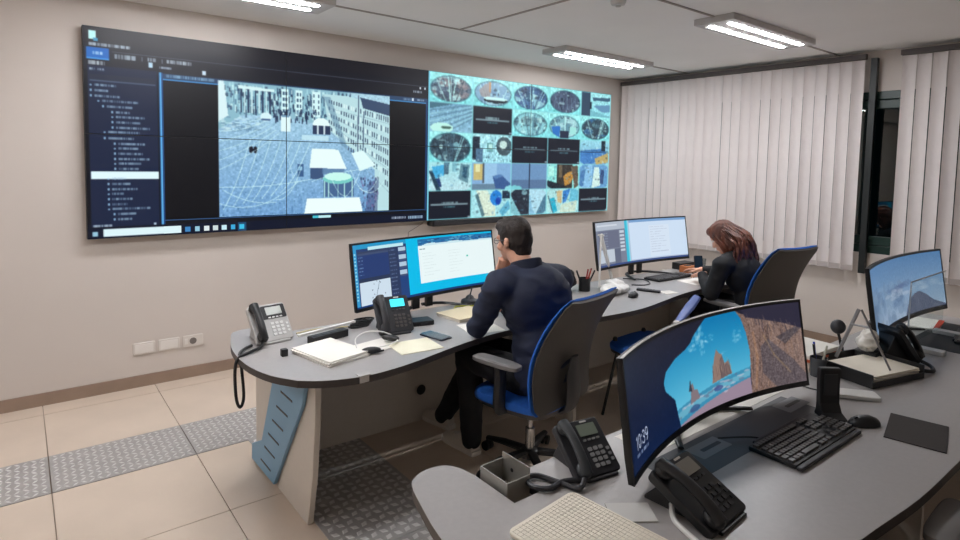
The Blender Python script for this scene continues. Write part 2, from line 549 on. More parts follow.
# ------------------------------------------------------------------ wall sockets, sound bar
for k, (x, lab) in enumerate(((0.68, 'leftmost blank white wall plate low on the wall under the video wall'), (0.84, 'middle blank white wall plate low on the wall under the video wall'), (1.00, 'rightmost white wall plate low on the wall, with a round socket'))):
    t = thing('wall_socket', lab, 'wall socket', (x, YW, 0.275), 0, 'wall plates under the video wall')
    G().prism(rrect(0.14, 0.085, 0.008), 0, 0.010, Matrix.Rotation(PI/2, 4, 'X')).build('cover_plate', mat('socket_white', (216, 208, 200), 0.45), t, bevel=0.002)
    if k == 2:
        G().cyl((0.0, -0.008, 0), (0.0, -0.013, 0), 0.024, seg=20).build('socket', mat('socket_grey', (120, 112, 106), 0.5), t)
        G().box((-0.045, -0.011, 0), (0.022, 0.004, 0.04)).build('switch', mat('socket_white2', (230, 224, 218), 0.4), t)
    else:
        G().prism(rrect(0.115, 0.062, 0.005), 0.010, 0.0125, Matrix.Rotation(PI/2, 4, 'X')).build('insert', mat('socket_white2', (230, 224, 218), 0.4), t)
sb = thing('sound_bar', 'long black sound bar mounted under the video wall', 'sound bar', (3.5, 4.64, 1.058))
G().box((0, 0, 0), (0.88, 0.10, 0.058)).build('body', M_BLACK, sb, bevel=0.012)
G().box((0, -0.052, 0), (0.84, 0.004, 0.042)).build('grille', M_DARK, sb)
G().box((0, 0.04, 0.03), (0.3, 0.05, 0.012)).build('bracket', M_DARK, sb)
G().tube([(3.02-3.5, 0.05, 0.0), (2.86-3.5, 0.052, -0.08), (2.845-3.5, 0.054, -0.40)], 0.004, 5).build('cable', mat('grey_cable', (150, 140, 134), 0.6), sb)

# ------------------------------------------------------------------ VIDEO WALL pictures
SM = screen_mat('video_wall_picture', 1.0)
LS = Ras(520, 272, (12, 14, 22))
def street(r, x0, y0, x1, y1):
    r.frame(x0, y0, x1, y1)
    r.grad(0, 0, 1, 1, (176, 216, 232), (112, 160, 208))
    r.noise(r.clip, 9, 3); r.noise(r.clip, 8, 1)
    for k in range(16): r.line([(r.rng.uniform(0, .5), 1), (.25+k*.02, .25)], 1, (150, 200, 226), .35)
    # buildings at the back
    r.poly([(0, 0), (.72, 0), (.72, .22), (.55, .28), (.3, .23), (.12, .24), (0, .36)], (140, 188, 205))
    for k in range(420):
        x = r.rng.uniform(0, .74); y = r.rng.uniform(0, .21); w = r.rng.uniform(.004, .014); h = r.rng.uniform(.015, .06)
        r.rect(x, y, x+w, y+h, [(26, 42, 70), (215, 250, 250), (80, 120, 150), (180, 228, 236), (44, 66, 98)][r.rng.randint(5)], .7)
    for k in range(9): r.rect(.11+k*.019, .04, .119+k*.019, .22, (205, 238, 242) if k % 2 else (34, 50, 82), .85)
    r.poly([(.10, .02), (.29, .03), (.29, .05), (.10, .045)], (214, 244, 246))
    r.poly([(0, 0), (.03, 0), (.05, .25), (0, .3)], (218, 244, 248))
    for x0, x1 in ((.33, .365), (.405, .445), (.50, .55)):
        r.rect(x0, .02, x1, .22, (214, 248, 250))
        for q in range(4): r.rect(x0+.008, .04+q*.045, x0+.016, .065+q*.045, (60, 90, 120)); r.rect(x1-.014, .04+q*.045, x1-.007, .065+q*.045, (60, 90, 120))
    for k in range(90):
        x = r.rng.uniform(.28, .52); y = r.rng.uniform(.16, .25); r.rect(x, y, x+.008, y+r.rng.uniform(.02, .05), (34, 50, 80) if k % 3 else (150, 190, 210), .8)
    for k in range(60):
        x = r.rng.uniform(0, .2); y = r.rng.uniform(.25, .36); r.rect(x, y, x+.02, y+.012, (205, 236, 242) if k % 2 else (90, 128, 160), .5)
    # row of buildings on the right
    r.poly([(.57, .03), (.72, .03), (1, .10), (1, 1), (.90, 1), (.90, .64), (.80, .52), (.68, .40), (.6, .32)], (186, 224, 230))
    r.poly([(.80, .03), (1, .07), (1, .17), (.82, .12)], (58, 78, 108))
    for k in range(26):
        x = .60 + k*.0155; lim = .30 + (x-.60)*1.15
        y = .07 + (x-.6)*.28; st = .055 + (x-.6)*.10
        while y < min(lim, .97):
            r.poly([(x, y), (x+.0065, y+.004), (x+.006, y+st*.55), (x-.001, y+st*.52)], (46, 62, 92) if r.rng.rand() < .75 else (228, 250, 250), .85); y += st
        r.line([(x+.010, .07+(x-.6)*.28), (x+.008, min(lim, .98))], .9, (214, 242, 244), .5)
    for k in range(4): r.line([(.60, .14+k*.06), (1, .24+k*.2)], 1, (120, 150, 168), .5)
    r.poly([(.57, .05), (.61, .05), (.72, .46), (.68, .44)], (90, 130, 160), .5)
    r.line([(.79, .02), (.785, .5)], 2.2, (84, 104, 132)); r.line([(.825, .15), (.82, .5)], 1.6, (70, 92, 122))
    r.poly([(.86, .75), (.93, .72), (.92, 1), (.84, 1)], (70, 84, 128), .6)
    for k in range(60): r.rect(*(lambda x, y: (x, y, x+.010, y+.022))(r.rng.uniform(.80, .92), r.rng.uniform(.70, .98)), [(34, 40, 70), (120, 110, 160), (60, 80, 120)][k % 3], .6)
    # vehicles, kiosk, carousel
    r.ell(.245, .245, .03, .035, (215, 245, 250)); r.rect(.22, .26, .27, .275, (80, 110, 150))
    r.rect(.325, .23, .375, .35, (225, 250, 252)); r.rect(.33, .22, .37, .24, (120, 160, 190))
    r.ell(.555, .28, .05, .055, (230, 252, 252)); r.rect(.505, .29, .61, .36, (45, 60, 90)); r.rect(.53, .29, .54, .36, (200, 220, 230)); r.rect(.57, .29, .58, .36, (200, 220, 230))
    r.rect(.44, .37, .6, .41, (200, 236, 246), .8)
    r.rect(.415, .6, .45, .70, (60, 95, 140)); r.rect(.42, .62, .445, .65, (130, 180, 215))
    r.ell(.165, .495, .012, .026, (20, 24, 40)); r.ell(.188, .495, .011, .026, (20, 24, 40))
    # white stall roofs
    r.rect(.49, .63, .57, .72, (60, 85, 125)); r.rect(.56, .63, .70, .68, (90, 125, 165), .8)
    r.poly([(.50, .47), (.66, .475), (.715, .635), (.485, .63)], (235, 255, 253))
    r.poly([(.745, .50), (.82, .475), (.905, .60), (.80, .655)], (225, 252, 252))
    r.rect(.57, .72, .76, .87, (62, 92, 135), .85); 
    for x in (.575, .60, .66, .70, .75): r.line([(x, .72), (x, .87)], 1.5, (175, 225, 225))
    r.ell(.66, .72, .095, .042, (120, 205, 200)); r.ell(.66, .70, .085, .035, (200, 250, 240))
    r.poly([(.47, .88), (.80, .88), (.82, 1), (.455, 1)], (238, 255, 253))
    # strings of lights
    L = (212, 250, 250)
    def arc(a, b, sag, w=1.0):
        r.line([(a[0]+(b[0]-a[0])*t, a[1]+(b[1]-a[1])*t+sag*4*t*(1-t)) for t in np.linspace(0, 1, 12)], w, L, .75)
    for k in range(7):
        arc((.02+k*.05, .95-.02*k), (.16+k*.055, .42), .05)
    for k in range(6): arc((.0, .30+k*.07), (.22+k*.02, .26+k*.02), .02, .8)
    arc((0, .78), (.5, .72), .02); arc((0, .90), (.42, .74), .1); arc((.02, .8), (.3, .9), .04); arc((.3, .88), (.44, .62), .08)
    arc((.5, .74), (1, .62), -.03); arc((.60, .82), (.80, .66), .14); arc((.74, .64), (.94, .66), .18); arc((.80, .80), (1, .66), .10); arc((.62, .72), (.72, .86), .05)
    r.line([(.35, .5), (.4, .75)], .8, L, .6)
def left_screen(r):
    r.rect(0, 0, 1, .20, (24, 25, 34)); r.rect(0, 0, 1, .075, (27, 26, 33))
    r.rect(.012, .02, .027, .06, (190, 245, 245)); r.rect(.022, .05, .03, .065, (60, 150, 190))
    r.text(.012, .085-.012, .09, .014, (205, 225, 240))
    r.rect(.006, .095, .054, .15, (20, 102, 190)); r.rect(.006, .142, .054, .152, (60, 150, 225)); r.text(.02, .115, .02, .014, (225, 240, 250))
    r.text(.066, .118, .045, .020, (205, 225, 240)); r.rect(.125, .118, .127, .138, (120, 130, 145)); r.text(.138, .118, .020, .018, (205, 225, 240)); r.rect(.171, .118, .173, .14, (120, 130, 145)); r.text(.183, .118, .06, .018, (215, 232, 245))
    r.line([(.06, .107), (1, .107)], 1, (70, 78, 95)); r.text(.010, .158, .034, .018, (215, 230, 240))
    r.rect(.14, .140, .15, .165, (185, 215, 235)); r.text(.165, .155, .03, .012, (190, 210, 230)); r.rect(.27, .155, .278, .175, (205, 225, 240))
    r.rect(.008, .18, .160, .945, (23, 34, 62)); r.text(.012, .19, .012, .014, (200, 220, 235)); r.text(.028, .19, .015, .014, (200, 220, 235))
    r.rect(.012, .222, .155, .25, (32, 40, 60)); r.line([(.012, .25), (.155, .25)], 1, (70, 85, 110))
    rows = [(.018, .045), (.018, .03), (.018, .055), (.032, .08), (.042, .055), (.062, .03), (.062, .062), (.062, .055), (.062, .075), (.045, .07), (.045, .055), (.065, .06), (.065, .045), (.065, .055), (.065, .07), (.065, .05), (.065, .045), None, (.05, .03), (.05, .04), (.05, .055), (.05, .025), (.05, .045), (.05, .035), (.05, .085), (.062, .04), (.062, .03)]
    v = .265
    for q in rows:
        if q is None:
            r.rect(.010, v-.006, .160, v+.030, (226, 250, 255))
        else:
            r.rect(q[0]-.006, v+.002, q[0]-.002, v+.012, (150, 190, 220)); r.text(q[0]+.004, v+.001, q[1], .0115, (168, 198, 220), .75)
        v += .0245
    r.rect(.008, .925, .165, .928, (60, 75, 105)); r.text(.012, .932, .04, .012, (200, 220, 235)); r.rect(.146, .932, .152, .944, (180, 200, 220))
    r.rect(.163, .185, .1655, .945, (38, 92, 150)); r.rect(.1655, .185, .1695, .945, (96, 176, 232)); r.rect(.1695, .185, .1725, .945, (30, 74, 128))
    r.rect(.1725, .187, 1, .215, (40, 66, 100)); r.text(.18, .193, .12, .012, (150, 195, 225)); r.rect(.1725, .215, 1, .219, (60, 128, 185))
    r.rect(.175, .219, .994, .925, (7, 7, 12)); r.rect(.1725, .921, 1, .928, (52, 92, 140)); r.rect(.993, .2, 1, .93, (30, 62, 108))
    r.text(.94, .14, .035, .014, (190, 205, 220)); r.rect(.965, .115, .972, .13, (215, 225, 235)); r.rect(.985, .115, .99, .13, (200, 215, 225)); r.text(.90, .195, .03, .014, (130, 160, 190)); r.rect(.935, .19, .942, .208, (220, 230, 240)); r.text(.955, .195, .03, .012, (170, 190, 210))
    r.rect(0, .95, 1, 1, (10, 18, 40)); r.rect(0, .93, .008, 1, (10, 16, 34)); r.rect(.010, .968, .022, .988, (150, 195, 215)); r.rect(.032, .956, .212, .994, (222, 246, 250))
    for k, c in enumerate(((60, 130, 190), (150, 200, 220), (225, 235, 235), (205, 220, 220), (200, 235, 245), (60, 170, 220), (110, 195, 235))):
        x = .222 + k*.0235; r.rect(x, .962, x+.013, .988, c)
    r.rect(.36, .952, .382, 1, (40, 110, 160), .6); r.rect(.363, .962, .376, .988, (60, 190, 230))
    r.text(.86, .965, .055, .014, (190, 205, 225)); r.text(.925, .965, .06, .018, (170, 200, 225))
    r.rect(.58, .935, .64, .948, (70, 190, 210)); r.rect(.60, .935, .64, .948, (190, 235, 240))
    street(r, .309, .196, .848, .918)
    r.frame(0, 0, 1, 1)
    r.blur(0, 0, 1, .21); r.blur(0, .2, .17, 1); r.blur(.309, .196, .848, .918, 1)
left_screen(LS)

RS = Ras(320, 172, (150, 222, 228))
def cam_cell(r, k, i, j):
    r.frame(i*.2, j*.2, (i+1)*.2, (j+1)*.2)
    fr = r.clip.copy()
    rnd = r.rng
    def fisheye(tones, spread=28, cx=.5, cy=.52, rx=.46, ry=.44):
        r.grad(0, 0, 1, 1, (175, 240, 240), (140, 225, 230)); r.noise(fr, 14, 3)
        m = r.emask(cx, cy, rx, ry)
        r.put(m, tones[0])
        for q in range(26):
            x = rnd.uniform(cx-rx, cx+rx); y = rnd.uniform(cy-ry, cy+ry); a = rnd.uniform(.03, .16); b = rnd.uniform(.03, .2)
            mm = r.emask(x, y, a, b) & m
            r.put(mm, tones[rnd.randint(len(tones))], .75)
        for q in range(60):
            x = rnd.uniform(cx-rx, cx+rx); y = rnd.uniform(cy-ry, cy+ry); mm = r.emask(x, y, rnd.uniform(.01, .05), rnd.uniform(.01, .07)) & m
            r.put(mm, [(30, 44, 58), (214, 244, 244), tones[rnd.randint(len(tones))]][rnd.randint(3)], .55)
        for q in range(9):
            x = rnd.uniform(cx-rx, cx+rx); x2 = cx + (x-cx)*.3
            keep = r.clip; r.clip = keep & m
            r.line([(x, cy-ry), (x2, cy+ry)], 1.2, tones[rnd.randint(len(tones))] if rnd.rand() < .6 else (200, 240, 240), .8); r.clip = keep
        r.noise(m, spread*.5, 1)
        for q in range(3):   # distorted outer rings
            mm = r.emask(cx, cy, rx*(1.02+.0*q), ry*1.03) & ~r.emask(cx, cy, rx*.94, ry*.94)
            r.put(mm, (60, 110, 125), .25)
    def black():
        r.rect(0, 0, 1, 1, (24, 27, 40)); r.rect(.08, .46, .92, .50, (135, 150, 160)); r.text(.32, .38, .36, .06, (165, 190, 195)); r.text(.36, .53, .26, .07, (100, 150, 160)); r.rect(.92, .9, .98, .96, (150, 160, 170))
    if k == 'k': black()
    elif k == 'f1': fisheye([(95, 110, 130), (70, 80, 105), (150, 130, 135), (150, 195, 205), (205, 240, 240), (60, 75, 90)])
    elif k == 'f2':
        fisheye([(140, 175, 205), (160, 200, 225), (120, 150, 185)], 10)
        r.poly([(.14, .45), (.3, .2), (.42, .15), (.42, .72), (.2, .65)], (170, 150, 150), .8); r.poly([(.38, .12), (.44, .12), (.44, .5), (.4, .5)], (215, 150, 100), .8)
        r.ell(.56, .76, .3, .1, (20, 36, 46)); r.ell(.56, .70, .3, .07, (215, 245, 245))
    elif k == 'f3': fisheye([(75, 105, 150), (55, 70, 105), (110, 150, 190), (60, 90, 120), (170, 215, 225)], 16)
    elif k == 'f4':
        fisheye([(84, 92, 118), (70, 76, 100), (100, 112, 140)], 10)
        for q in range(6): r.line([(.2+q*.12, .35), (.16+q*.135, .8)], 1, (150, 175, 195), .6)
    elif k == 'r5':
        r.grad(0, 0, 1, 1, (180, 235, 240), (150, 215, 228)); r.noise(fr, 16, 2); r.rect(0, 0, .3, 1, (62, 78, 100)); r.rect(.28, .4, .34, .7, (40, 50, 66))
        r.poly([(.36, .22), (1, .15), (1, .3), (.4, .34)], (70, 100, 125)); r.poly([(.4, .55), (1, .45), (1, .75), (.7, .8)], (110, 150, 185)); r.poly([(.3, .75), (1, .95), (1, 1), (.3, 1)], (110, 170, 185), .6)
    elif k == 'st':
        r.grad(0, 0, 1, 1, (120, 165, 195), (150, 190, 215)); r.noise(fr, 14, 2)
        for q in range(9): r.line([(.0, .3+q*.13), (1, .0+q*.06)], 1.2, (175, 215, 225) if q % 2 else (80, 115, 140), .7)
        r.poly([(0, 0), (.6, 0), (0, .25)], (70, 110, 130)); r.ell(.3, .86, .25, .18, (205, 245, 235)); r.ell(.4, .84, .12, .05, (70, 100, 90))
    elif k == 'f6': fisheye([(150, 205, 215), (90, 130, 150), (200, 240, 240), (70, 95, 110), (110, 140, 150)], 18)
    elif k == 'f7':
        fisheye([(140, 185, 195), (80, 105, 125), (190, 225, 230), (100, 140, 160)], 14); r.poly([(.1, .55), (.36, .5), (.34, .95), (.14, .8)], (40, 110, 200), .9); r.rect(.36, .7, .62, .98, (40, 48, 72)); r.rect(.66, .5, .86, .8, (175, 230, 225))
    elif k == 'f8': fisheye([(60, 80, 95), (90, 120, 135), (150, 200, 205), (45, 60, 75), (60, 110, 160)], 22)
    elif k == 'f9': fisheye([(60, 78, 92), (95, 125, 140), (150, 200, 210), (45, 56, 72), (80, 110, 130)], 26, ry=.5)
    elif k == 'ra':
        r.grad(0, 0, 1, 1, (185, 230, 238), (170, 220, 235)); r.noise(fr, 22, 2); r.rect(0, .1, .18, .9, (36, 46, 62)); r.rect(.1, .5, .26, 1, (90, 120, 150)); r.ell(.8, .4, .2, .34, (75, 90, 100)); r.ell(.78, .35, .1, .15, (210, 225, 220)); r.rect(.36, .3, .52, .62, (120, 170, 175)); r.rect(.40, .36, .50, .5, (210, 245, 240))
    elif k == 'rb':
        r.grad(0, 0, 1, 1, (165, 220, 235), (120, 165, 205)); r.poly([(0, .45), (.7, .35), (.9, .5), (.45, .95), (0, 1)], (72, 128, 196)); r.poly([(.5, .75), (.95, .5), (1, .9), (.55, 1)], (205, 170, 110)); r.rect(.72, 0, .86, .45, (30, 44, 60)); r.line([(0, .45), (1, .45)], 1, (70, 100, 130)); r.noise(fr, 6, 1)
    elif k == 'rc':
        r.grad(0, 0, 1, 1, (175, 225, 232), (205, 228, 236)); r.poly([(.1, .18), (.36, .1), (.36, .48), (.12, .6)], (76, 175, 225)); r.poly([(.36, .02), (.48, .02), (.46, .42), (.36, .45)], (80, 110, 130)); r.rect(.55, 0, .66, .35, (140, 190, 205)); r.poly([(.74, .06), (.95, .1), (.92, .75), (.7, .6)], (105, 140, 155)); r.poly([(.8, .15), (.9, .18), (.88, .6), (.78, .5)], (60, 96, 120)); r.poly([(.14, .62), (.26, .55), (.32, .85), (.2, .9)], (40, 62, 110)); r.poly([(.02, .3), (.1, .3), (.3, 1), (.2, 1)], (40, 66, 86)); r.noise(fr, 7, 1)
    elif k == 'rd':
        r.rect(0, 0, 1, 1, (142, 176, 218)); r.rect(.3, 0, .62, .8, (165, 198, 232)); r.rect(0, .78, 1, 1, (110, 134, 158)); r.rect(.04, .05, .26, .62, (215, 185, 120)); r.rect(.1, .05, .2, .35, (245, 230, 175)); r.rect(.26, 0, .31, .75, (90, 95, 105)); r.poly([(.52, .5), (.72, .42), (1, .78), (1, 1), (.6, .95)], (62, 92, 146)); r.poly([(.52, .5), (.72, .42), (.8, .5), (.6, .6)], (92, 128, 180)); r.ell(1, .96, .16, .12, (150, 215, 225)); r.noise(fr, 5, 1)
    elif k == 're':
        r.rect(0, 0, 1, .62, (118, 150, 192)); r.rect(0, .62, 1, 1, (96, 120, 158)); r.rect(.48, 0, .52, 1, (70, 88, 122)); r.ell(.1, .95, .2, .1, (130, 205, 215)); r.noise(fr, 4, 1)
    elif k == 'rf':
        r.rect(0, 0, 1, 1, (150, 225, 220)); r.rect(.3, 0, .78, 1, (60, 52, 48)); r.rect(.36, .05, .46, .55, (120, 100, 80)); r.poly([(.5, .5), (.62, .35), (.75, .3), (.85, .2), (.8, .6), (.72, .8), (.55, .9)], (205, 140, 66)); r.poly([(.72, .1), (.95, .05), (.98, .9), (.85, 1), (.8, .5)], (105, 86, 74)); r.poly([(.0, .65), (.6, .9), (.6, 1), (.0, 1)], (24, 34, 46)); r.rect(.05, .1, .2, .5, (190, 245, 235)); r.noise(fr, 9, 1)
    elif k == 'rg':
        r.rect(0, 0, 1, 1, (110, 160, 208)); r.poly([(.0, 1), (.3, .0), (.45, 0), (.4, 1)], (150, 195, 232)); r.poly([(.5, .1), (.66, .1), (.72, .9), (.42, 1)], (225, 238, 232)); r.poly([(.72, .2), (.85, .25), (.82, .85), (.7, .8)], (60, 84, 130)); r.poly([(.05, .3), (.2, .2), (.15, .9), (0, .95)], (80, 125, 180)); r.noise(fr, 6, 1)
    elif k == 'rh':
        r.rect(0, 0, 1, 1, (178, 225, 232)); r.poly([(.12, 0), (.4, 0), (.6, .6), (.62, 1), (.3, 1)], (232, 234, 214)); r.poly([(.1, .2), (.16, .1), (.34, .9), (.28, 1)], (90, 120, 130)); r.ell(.62, .3, .15, .28, (40, 130, 215)); r.ell(.68, .42, .07, .14, (24, 70, 170)); r.rect(.78, .04, .98, .32, (30, 48, 70)); r.poly([(.7, .8), (.95, .4), (1, .7), (.8, 1)], (105, 180, 210)); r.noise(fr, 7, 1)
    elif k == 'ri':
        r.rect(0, 0, .5, 1, (42, 48, 62)); r.rect(.5, 0, 1, 1, (150, 195, 222)); r.poly([(.5, 0), (1, 0), (1, .7), (.72, 1), (.6, .8)], (190, 222, 238)); r.poly([(.0, .2), (.14, .6), (.3, 1), (0, 1)], (140, 195, 205)); r.ell(.38, .12, .08, .1, (130, 160, 170)); r.poly([(.92, .3), (1, .2), (1, 1), (.7, 1)], (85, 125, 150)); r.noise(fr, 6, 1)
    elif k == 'rj':
        r.rect(0, 0, 1, 1, (185, 225, 225)); r.poly([(.1, .4), (.24, .35), (.34, .9), (.22, 1)], (40, 175, 205)); r.poly([(.3, .1), (.48, .05), (.46, .6), (.34, .55)], (220, 185, 140)); r.poly([(.5, .1), (.74, .0), (.6, .55), (.5, .6)], (60, 130, 205)); r.poly([(.74, 0), (1, 0), (1, .5), (.7, .55)], (110, 190, 215)); r.poly([(.45, .65), (.95, .5), (.9, 1), (.4, 1)], (215, 224, 206)); r.line([(.06, .3), (.2, .95)], 1.5, (60, 90, 110)); r.noise(fr, 8, 1)
    if k in ('ra', 'rc', 'rf', 'rg', 'rh', 'ri', 'rj', 'rb'):
        o = ~r.emask(.5, .5, .60, .62)
        r.put(o, (176, 234, 236), .75); r.noise(fr, 8, 2)
        for q in range(26):
            x, y = rnd.rand(2); r.put(r.emask(x, y, rnd.uniform(.01, .05), rnd.uniform(.01, .06)), [(40, 60, 80), (224, 244, 244), (110, 160, 190)][rnd.randint(3)], .45)
    for e in (((0, 0), (1, 0)), ((1, 0), (1, 1)), ((0, 1), (1, 1)), ((0, 0), (0, 1))): r.line(list(e), 1.3, (150, 222, 230), .75)
for j, row in enumerate((('f1', 'f2', 'f3', 'f4', 'r5'), ('st', 'k', 'f6', 'f7', 'f8'), ('f9', 'ra', 'k', 'k', 'rb'), ('rc', 'rd', 're', 'rf', 'rg'), ('k', 'rh', 'ri', 'rj', 'k'))):
    for i, k in enumerate(row): cam_cell(RS, k, i, j)
RS.frame(0, 0, 1, 1)
RS.a[..., 0] *= .93; RS.blur(0, 0, 1, 1, 1)
RS.rect(0, 0, .006, 1, (120, 200, 225)); RS.rect(.994, 0, 1, 1, (150, 220, 228))

vw = thing('video_wall', 'huge wall-mounted display of eight panels, street picture left and camera grid right', 'video wall', (0.356, 4.62, 1.084))
PXW, PXH = [1.331, 1.331, 1.306, 1.306], 0.699
xacc = 0.0
for c in range(4):
    w = PXW[c]
    for rw in range(2):
        z0 = PXH*(1-rw)
        p = G().box((xacc+w/2, 0.045, z0+PXH/2), (w-0.0015, 0.07, PXH-0.0015)).build('display_panel', M_BLACK, vw)
        ras = LS if c < 2 else RS
        hh, ww = ras.h//2, ras.w//2
        sub = (rw*hh, (rw+1)*hh, (c % 2)*ww, (c % 2+1)*ww)
        b = 0.0028
        xa, za = xacc+b, z0+b
        picture('screen_image', ras, (lambda U, V, xa=xa, za=za, w=w, b=b: np.stack([xa+U*(w-2*b), np.full_like(U, 0.0085), za+(1-V)*(PXH-2*b)], -1)), SM, p, sub)
    xacc += w
for c in (0.6, 1.9, 3.2, 4.6):
    G().box((c, 0.075, PXH), (0.08, 0.03, 1.2)).build('mount_rail', M_DARK, vw)

# ================================================================== DESKS
M_DESK = mat('desk_laminate', (163, 159, 157), 0.34, var=0.03, vscale=60, bump=0.02, bscale=400)
M_EDGE = mat('desk_edge_band', (62, 56, 54), 0.5)
M_PANEL = mat('desk_panel_beige', (204, 196, 186), 0.55, var=0.015, vscale=30)
M_FOIL = mat('blue_grey_plastic', (122, 162, 190), 0.5)
M_INLAY = mat('dark_inlay', (66, 68, 72), 0.5)
M_GPLATE = mat('grey_plate', (112, 114, 118), 0.45)
DZ = 0.72
def desk_outline(F, front, x_end):
    """left end lobe, wavy user edge, straight rear edge"""
    left = [(0.90, .06), (0.83, .18), (0.79, .34), (0.785, .50), (0.80, .66), (0.835, .80), (0.865, .895), (0.90, .93), (0.95, .945), (1.0, .935), (1.03, .90), (1.04, .86), (1.045, .77)]
    right = [(x_end-0.01, .75), (x_end+0.03, .60), (x_end+0.05, .40), (x_end+0.02, .20), (x_end-0.06, .06)]
    f = [Vector((x, y, 0)) for x, y in front]
    f = crv(f, 4)
    lf = [Vector((x, y, 0)) for x, y in left]
    lf = crv(lf[:-1], 3) + [lf[-1]]
    rt = crv([Vector((x, y, 0)) for x, y in right], 3)
    pts = [p for p in lf] + [p for p in rt] + [p for p in f[::-1]]
    return [(p.x, p.y + F) for p in pts]
def desk(label, F, front, x_end, notch=None):
    t = thing('control_desk', label, 'desk', (0, 0, 0), 0, 'control room desks')
    o = desk_outline(F, front, x_end)
    if notch:      # cable cut-out at the rear edge
        k = min(range(len(o)), key=lambda i: abs(o[i][0]-1.045)+abs(o[i][1]-F-.77))
        o = o[:k] + [(1.045, F+.83), (1.045, F+.655), (1.15, F+.655), (1.15, F+.77)] + o[k+1:]
    G().prism(o, DZ-0.002, DZ).build('desktop', M_DESK, t, smooth=False)
    G().prism(o, DZ-0.032, DZ-0.002).build('edge_band', M_EDGE, t, smooth=False)
    # end leg panel: slightly curved front edge
    def endpanel(x, sgn):
        prof = [(F+.075, .688), (F+.085, .5), (F+.11, .25), (F+.165, 0.0), (F+.885, 0.0), (F+.885, .688)]
        M = Matrix(((0, 0, 1, x), (1, 0, 0, 0), (0, 1, 0, 0), (0, 0, 0, 1)))
        G().prism(prof, -0.014, 0.014, M).build('end_panel', M_PANEL, t, bevel=0.003)
        foil = [(F+.13, .688), (F+.18, .55), (F+.55, .02), (F+.895, .012), (F+.89, .10), (F+.73, .18), (F+.57, .53), (F+.63, .688)]
        fo = G().prism(foil, 0.016 if sgn > 0 else -0.036, 0.036 if sgn > 0 else -0.016, M).build('slotted_cover', M_FOIL, t, bevel=0.004)
        for k in range(6):
            z = .07 + k*.092
            yy = F + .69 - k*.060
            G().prism([(yy-.10, z), (yy+.05, z), (yy+.05, z+.009), (yy-.10, z+.009)], 0.036 if sgn > 0 else -0.0375, 0.0375 if sgn > 0 else -0.036, M).build('slot', M_EDGE, fo)
    endpanel(1.0, -1); endpanel(x_end-0.14, 1)
    G().box(((1.0+x_end-.14)/2, F+.79, .344), (x_end-.14-1.0-0.03, 0.02, .686)).build('modesty_panel', M_PANEL, t)
    for xm in ((2.72, ) if x_end < 5.2 else (2.72, 3.6)):
        G().box((xm, F+.46, .34), (0.028, .62, .68)).build('middle_panel', M_PANEL, t)
    return t
far_desk = desk('long wavy-edged grey desk facing the video wall, with the two seated people', 2.29,
                [(0.90, .06), (0.98, .0), (1.10, -.045), (1.22, -.055), (1.40, -.03), (1.60, .024), (1.78, .07), (2.0, .11), (2.25, .115), (2.5, .08), (2.75, .02), (2.96, -.003), (3.2, .0), (3.5, .05), (3.8, .10), (4.1, .116), (4.4, .09), (4.75, .06)], 4.81)
G().cyl((1.977, 3.066, .20), (1.977, 3.0695, .20), 0.032, seg=20).build('cable_hole', M_BLACK, far_desk)
near_desk = desk('long grey desk in the foreground carrying the curved beach-picture monitor', 0.49,
                 [(0.90, .06), (1.0, .03), (1.3, .03), (1.64, .018), (1.99, -.012), (2.36, -.02), (2.8, -.03), (3.4, -.02), (4.0, .0), (4.5, .04)], 4.62, notch=True)
near_desk['category'] = 'desk'
# dark technical flap in the near desk with brush-slot plates
fl1 = G().prism([(1.50, 0.905), (2.42, 0.905), (2.42, 1.062), (1.50, 1.062)], DZ, DZ+0.0006).build('technical_flap', M_INLAY, near_desk, smooth=False)
for cx, cy in ((1.775, 1.0), (2.37, 1.0)):
    gp = G().prism(rrect(.17, .072, .004, 2, cx, cy), DZ+0.0006, DZ+0.0012).build('grommet_plate', M_GPLATE, near_desk)
    G().prism(rrect(.11, .016, .004, 2, cx+.012, cy), DZ+0.0012, DZ+0.0016).build('brush_slot', M_BLACK, gp)
# metal cable box standing in the rear cut-out
cb = thing('cable_box', 'open galvanised metal cable box in the rear cut-out of the near desk', 'cable box', (1.1, 1.235, 0.58))
M_GALV = mat('galvanised_metal', (168, 166, 160), 0.4, metal=0.55, var=0.06, vscale=25)
for yy in (-.045, .075):
    G().box((0, yy, .085), (.085, .003, .17)).build('end_wall', M_GALV, cb)
g = G(); g.box((-.0425, .015, .085), (.003, .12, .17)); g.build('side_wall', M_GALV, cb)
g = G(); g.box((.0425, .015, .095), (.003, .12, .19)); g.build('flange', M_GALV, cb)
G().box((0, .015, .004), (.085, .12, .006)).build('bottom', M_DARK, cb)
G().cyl((.040, .03, .15), (.0455, .03, .15), .006, seg=10).build('bolt_hole', M_BLACK, cb)
near_clip = None

